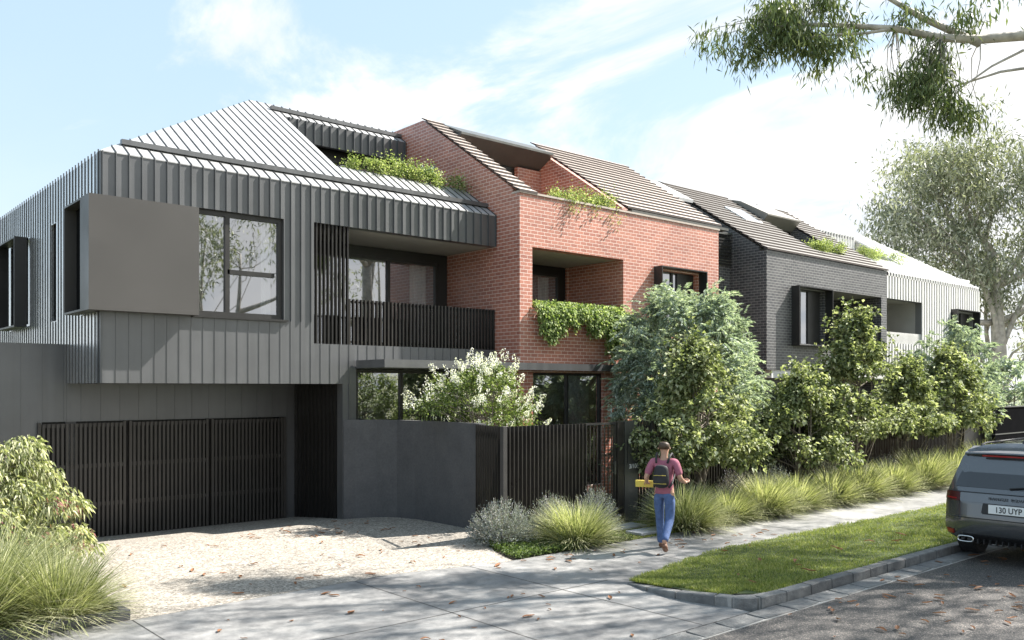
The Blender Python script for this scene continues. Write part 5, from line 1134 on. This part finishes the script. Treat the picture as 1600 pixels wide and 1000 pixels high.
# ================================================================== CAR
def car():
    X0, YC = 13.72, 4.93; Cr = empty('parked_car', (X0, YC, -.006), 'dark grey luxury four wheel drive parked at the kerb, seen from behind', 'car')
    M_paint = plain('grey car paint', (.12, .124, .13), .24, .65, .04, 1, .6); M_paint.node_tree.nodes['Principled BSDF'].inputs['Coat Weight'].default_value = .8
    M_trim = plain('black trim plastic', (.02, .02, .021), .5, 0, .1, 8); M_cglass = plain('tinted car glass', (.012, .014, .018), .04, 0, .02, 1, .9); M_chrome = plain('chrome', (.7, .7, .7), .15, 1, .02, 2)
    M_tyre = plain('tyre rubber', (.02, .02, .02), .85, 0, .15, 20); M_redl = plain('red lamp lens', (.30, .012, .015), .12, 0, .05, 3); M_dkred = plain('dark lamp lens', (.07, .012, .014), .1, 0, .05, 3)
    M_pl = plain('plate white', (.82, .82, .80), .35, 0, .02, 2); M_blk = plain('plate characters', (.01, .01, .01), .5, 0, .01, 2)
    # half section (y, z) from sill to roof centre
    SEC = [(.78, .33), (.92, .38), (.955, .50), (.975, .70), (.975, .86), (.955, .99), (.925, 1.08), (.86, 1.30), (.775, 1.55), (.70, 1.66), (.52, 1.735), (.26, 1.765), (0, 1.775)]
    def fx(z):   # how far forward the tail stands at height z
        pts = [(.30, .16), (.40, .05), (.50, .0), (.62, .0), (.68, .04), (.86, .05), (1.04, .085), (1.10, .13), (1.50, .40), (1.56, .36), (1.60, .35), (1.66, .40), (1.74, .55), (1.78, .62)]
        for (a, b), (c, d) in zip(pts, pts[1:]):
            if z <= c: return b+(d-b)*(max(z, a)-a)/(c-a)
        return pts[-1][1]
    def sec(k, s):   # section at station s
        y, z = SEC[k]; L_ = 4.8
        hoodf = max(0, min(1, (s-2.9)/.9)); hood = z if z < 1.05 else 1.05+(z-1.05)*(1-hoodf)
        if s > 3.6 and z > .95: hood = min(hood, 1.08-.10*(s-3.6))
        yy = y*(1-.10*max(0, (s-4.1)/.7)**2); return yy, hood
    def tailx(y, z): return fx(z)+.20*max(0, (abs(y)-.55)/.42)**3.0*(1 if z < 1.1 else .7)
    stations = [0, .12, .3, .55, .9, 1.3, 1.8, 2.4, 2.9, 3.2, 3.5, 3.9, 4.3, 4.65, 4.8]
    V = []; F = []; K = len(SEC)
    for si, s in enumerate(stations):
        row = []
        for k in range(K): y, z = sec(k, s); x = tailx(y, z)*(1-s/4.8)+s; row.append((x, y, z))
        full = [(x, -y, z) for x, y, z in row][:-1]+row[::-1]; V += full
    W_ = 2*K-1
    for i in range(len(stations)-1):
        for k in range(W_-1): F.append((i*W_+k, i*W_+k+1, (i+1)*W_+k+1, (i+1)*W_+k))
    # tail face rows across
    nb = 12; base = len(V); 
    for k in range(K-1):
        y, z = SEC[k]
        for j in range(nb+1): yy = -y+2*y*j/nb; V.append((tailx(yy, z), yy, z))
    for k in range(K-2):
        for j in range(nb): a = base+k*(nb+1)+j; F.append((a, a+1, a+nb+2, a+nb+1))
    a = base+(K-2)*(nb+1)
    for j in range(nb): V.append(V[a+j]) if False else None
    F.append(tuple([a+j for j in range(nb+1)]+[K-1]))
    mb = MB(); mb.add(V, F); body = mb.build('body', M_paint, Cr, smooth=True, fix=True)
    def patch(pts_yz, off, mat, name, parent, nx=10, th=.0):   # a panel following the tail at given outline rows [(z, y0, y1)...]
        mb = MB(); rows_ = []
        for (z, y0, y1) in pts_yz: rows_.append([(tailx(y0+(y1-y0)*j/nx, z)-off, y0+(y1-y0)*j/nx, z) for j in range(nx+1)])
        for r0, r1 in zip(rows_, rows_[1:]):
            for j in range(nx): mb.poly([r0[j], r0[j+1], r1[j+1], r1[j]])
        rim = rows_[0]+[r_[-1] for r_ in rows_[1:]]+rows_[-1][::-1][1:]+[r_[0] for r_ in rows_[::-1][1:]]
        for p, q in zip(rim, rim[1:]): mb.poly([p, q, (q[0]+off+.01, q[1], q[2]), (p[0]+off+.01, p[1], p[2])])
        return mb.build(name, mat, parent, smooth=False, fix=False)
    patch([(1.115, -.80, .80), (1.2, -.79, .79), (1.3, -.765, .765), (1.4, -.735, .735), (1.50, -.70, .70)], .008, M_cglass, 'rear_window', Cr)
    # spoiler with the red brake light strip
    mb = MB(); pr_ = [(.30, 1.585), (.285, 1.60), (.30, 1.62), (.62, 1.705), (.62, 1.60), (.42, 1.56)]
    for a, b in ((-.73, -.6), (-.6, -.3), (-.3, 0), (0, .3), (.3, .6), (.6, .73)):
        ha, hb = [.018*(1-(t/.73)**2) for t in (a, b)]; A = [(x+.05*abs(a/.73)**3, a, z+ha) for x, z in pr_]; B_ = [(x+.05*abs(b/.73)**3, b, z+hb) for x, z in pr_]
        mb.add(A+B_, [(i, (i+1) % 6, 6+(i+1) % 6, 6+i) for i in range(6)]+([(5, 4, 3, 2, 1, 0)] if a < -.7 else [])+([(6, 7, 8, 9, 10, 11)] if b > .7 else []))
    sp_ = mb.build('spoiler', M_paint, Cr, smooth=False)
    MB().box(.293, .31, -.46, .46, 1.572, 1.594).build('brake_light', M_redl, sp_)
    for sg in (1, -1):
        l = patch([(.905, sg*.975, sg*.70), (.93, sg*.975, sg*.69), (1.0, sg*.96, sg*.69), (1.035, sg*.945, sg*.70)], .012, M_dkred, 'tail_lamp', Cr, 6)
        patch([(.93, sg*.93, sg*.74), (.95, sg*.93, sg*.74)], .018, M_redl, 'lamp_strip', l, 4)
        patch([(.40, sg*.92, sg*.78), (.47, sg*.92, sg*.78)], .01, M_redl, 'reflector', Cr, 4)
    patch([(.90, -.68, .68), (.93, -.69, .69), (1.03, -.69, .69)], .010, M_trim if False else M_paint, 'tailgate_band', Cr)
    rc = patch([(.735, -.36, .36), (.76, -.38, .38), (.895, -.36, .36)], .006, M_trim, 'plate_recess', Cr)
    pl = MB().box(.020, .030, -.275, .275, .755, .885).build('number_plate', M_pl, rc, bevel=.003)
    text('130 UYP', 'plate_characters', (.018, 0, .779), (R(90), 0, R(-90)), .118, M_blk, pl, .001, sx=.86)
    text('RANGE ROVER', 'lettering', (.028, 0, .955), (R(83), 0, R(-90)), .058, M_trim, Cr, .003, space=1.55)
    # tailgate seams, bumper crease and lower valance
    mb = MB()
    for sg in (-1, 1):
        pts = [(tailx(.70, z)-.002, sg*.70, z) for z in (.62, .7, .8, .9)]; mb.tube(pts, .004, 4)
    mb.tube([(tailx(y, .665)-.002, y, .665) for y in np.linspace(-.96, .96, 15)], .006, 4); mb.tube([(tailx(y, 1.045)-.002, y, 1.045) for y in np.linspace(-.9, .9, 15)], .004, 4)
    mb.build('panel_seams', M_trim, Cr)
    mb = MB(); rows_ = [[(tailx(y, z)-o_, y, z) for y in np.linspace(-w_, w_, 15)] for z, w_, o_ in ((.285, .60, -.05), (.33, .66, .004), (.41, .66, .012))]
    for a, b in zip(rows_, rows_[1:]):
        for j in range(14): mb.poly([a[j], a[j+1], b[j+1], b[j]])
    for k in range(-6, 7): mb.box(.03, .10, k*.085-.006, k*.085+.006, .29, .36)
    mb.build('rear_valance', M_trim, Cr, fix=False)
    for sg in (1, -1):
        mb = MB(); n = 18; c = (.03, sg*.60, .345)
        ring = lambda ry, rz, x: [(x, c[1]+ry*math.copysign(abs(math.cos(2*math.pi*i/n))**.6, math.cos(2*math.pi*i/n)), c[2]+rz*math.copysign(abs(math.sin(2*math.pi*i/n))**.6, math.sin(2*math.pi*i/n))) for i in range(n)]
        rs = ring(.115, .045, .02)+ring(.125, .052, .0)+ring(.112, .040, -.01)+ring(.10, .032, .0)+ring(.095, .03, .12)
        mb.add(rs, [(r_*n+i, r_*n+(i+1) % n, (r_+1)*n+(i+1) % n, (r_+1)*n+i) for r_ in range(4) for i in range(n)])
        ex = mb.build('exhaust_trim', M_chrome, Cr, smooth=True); ex.location.x = .03
        MB().tube([(.02, c[1]-.045, c[2]), (.14, c[1]-.045, c[2])], .026, 12).tube([(.02, c[1]+.045, c[2]), (.14, c[1]+.045, c[2])], .026, 12).build('tail_pipe', M_trim, ex)
    # side windows and arches
    for sg in (1, -1):
        mb = MB(); q = []
        for s, zl, zu in ((.75, 1.16, 1.52), (1.3, 1.13, 1.57), (2.1, 1.12, 1.60), (2.9, 1.12, 1.56), (3.35, 1.12, 1.22)):
            for z in (zl, zu):
                y = np.interp(z, [1.08, 1.30, 1.55, 1.66], [.925, .86, .775, .70]); q.append((s+.05, sg*(y+.006), z))
        for i in range(4): mb.poly([q[2*i], q[2*i+2], q[2*i+3], q[2*i+1]])
        mb.build('side_window', M_cglass, Cr, fix=False)
        for wx in (.93, 3.85):
            mb = MB(); n = 40; ty = sg*.83
            prof = [(.235, -.115), (.33, -.135), (.365, -.12), (.375, -.07), (.377, 0), (.375, .07), (.365, .12), (.33, .135), (.235, .115)]
            vv = [(wx+r_*math.cos(2*math.pi*i/n), ty+o_, .372+r_*math.sin(2*math.pi*i/n)) for r_, o_ in prof for i in range(n)]
            mb.add(vv, [(a*n+i, a*n+(i+1) % n, ((a+1) % 9)*n+(i+1) % n, ((a+1) % 9)*n+i) for a in range(9) for i in range(n)])
            # tread blocks
            for i in range(60):
                a = 2*math.pi*i/60
                for (y0_, y1_, sk) in ((-.11, -.02, .03), (.02, .11, -.03)):
                    p = [(wx+.373*math.cos(a+sk_), ty+yy, .372+.373*math.sin(a+sk_)) for yy, sk_ in ((y0_, 0), (y1_, sk), (y1_, sk+.055), (y0_, .055))]
                    d = [(wx+.383*math.cos(a+sk_), ty+yy, .372+.383*math.sin(a+sk_)) for yy, sk_ in ((y0_, 0), (y1_, sk), (y1_, sk+.055), (y0_, .055))]
                    mb.add(p+d, [(4, 5, 6, 7), (0, 1, 5, 4), (1, 2, 6, 5), (2, 3, 7, 6), (3, 0, 4, 7)])
            wh_ = mb.build('wheel', M_tyre, Cr, smooth=False)
            mb = MB(); vv = [(wx+r_*math.cos(2*math.pi*i/n), ty+sg*o_, .372+r_*math.sin(2*math.pi*i/n)) for r_, o_ in ((.245, .12), (.235, .10), (.21, .03), (.21, -.12), (.245, -.12)) for i in range(n)]
            mb.add(vv, [(a*n+i, a*n+(i+1) % n, (a+1)*n+(i+1) % n, (a+1)*n+i) for a in range(4) for i in range(n)])
            for i in range(5):
                a = 2*math.pi*i/5; mb.tube([(wx+.03*math.cos(a), ty+sg*.07, .372+.03*math.sin(a)), (wx+.225*math.cos(a), ty+sg*.10, .372+.225*math.sin(a))], [.035, .025], 6)
            mb.tube([(wx, ty+sg*.02, .372), (wx, ty+sg*.09, .372)], .05, 12); mb.build('rim', M_chrome, wh_)
            mb = MB(); m_ = 14; arc = []
            for i in range(m_+1):
                a = math.pi*i/m_; arc.append([(wx+r_*math.cos(a), sg*yy, .36+r_*math.sin(a)) for r_, yy in ((.47, .965), (.40, .985), (.40, .70))])
            for a, b in zip(arc, arc[1:]):
                for j in range(2): mb.poly([a[j], b[j], b[j+1], a[j+1]])
            mb.build('wheel_arch', M_trim, Cr, fix=False)
        MB().box(3.0, 3.2, sg*.93 if sg > 0 else -1.12, 1.12 if sg > 0 else -.93, 1.08, 1.24).build('wing_mirror', M_paint, Cr, bevel=.03)
        mb = MB().tube([(.7, sg*.63, 1.715), (.9, sg*.64, 1.745), (2.6, sg*.66, 1.755), (2.9, sg*.66, 1.73)], .016, 6); mb.build('roof_rail', M_trim, Cr)
    # underbody, roof glass, aerial fin, rear wiper
    MB().box(.25, 4.6, -.66, .66, .30, .46).build('underbody', M_trim, Cr)
    mb = MB(); mb.poly([(1.15, -.48, 1.752), (2.7, -.48, 1.752), (2.7, .48, 1.752), (1.15, .48, 1.752)]); mb.prism([(1.15, -.48, 1.76), (2.7, -.48, 1.76), (2.7, 0, 1.79), (1.15, 0, 1.79)], (0, 0, .003)); mb.prism([(1.15, 0, 1.79), (2.7, 0, 1.79), (2.7, .48, 1.76), (1.15, .48, 1.76)], (0, 0, .003)); mb.build('roof_glass', M_cglass, Cr)
    MB().add([(.62, -.03, 1.755), (.62, .03, 1.755), (.88, .03, 1.765), (.88, -.03, 1.765), (.63, 0, 1.835), (.70, 0, 1.83)], [(0, 1, 4), (1, 2, 5, 4), (2, 3, 5), (3, 0, 4, 5)]).build('aerial_fin', M_trim, Cr)
    mb = MB().tube([(fx(1.13)-.03, .02, 1.13), (fx(1.17)-.03, -.25, 1.17), (fx(1.2)-.03, -.42, 1.20)], [.012, .008, .006], 6); mb.build('rear_wiper', M_trim, Cr)
    # seats seen through the glass are dark; front bumper grille
    MB().box(4.76, 4.83, -.6, .6, .62, .86).build('grille', M_trim, Cr)
car()
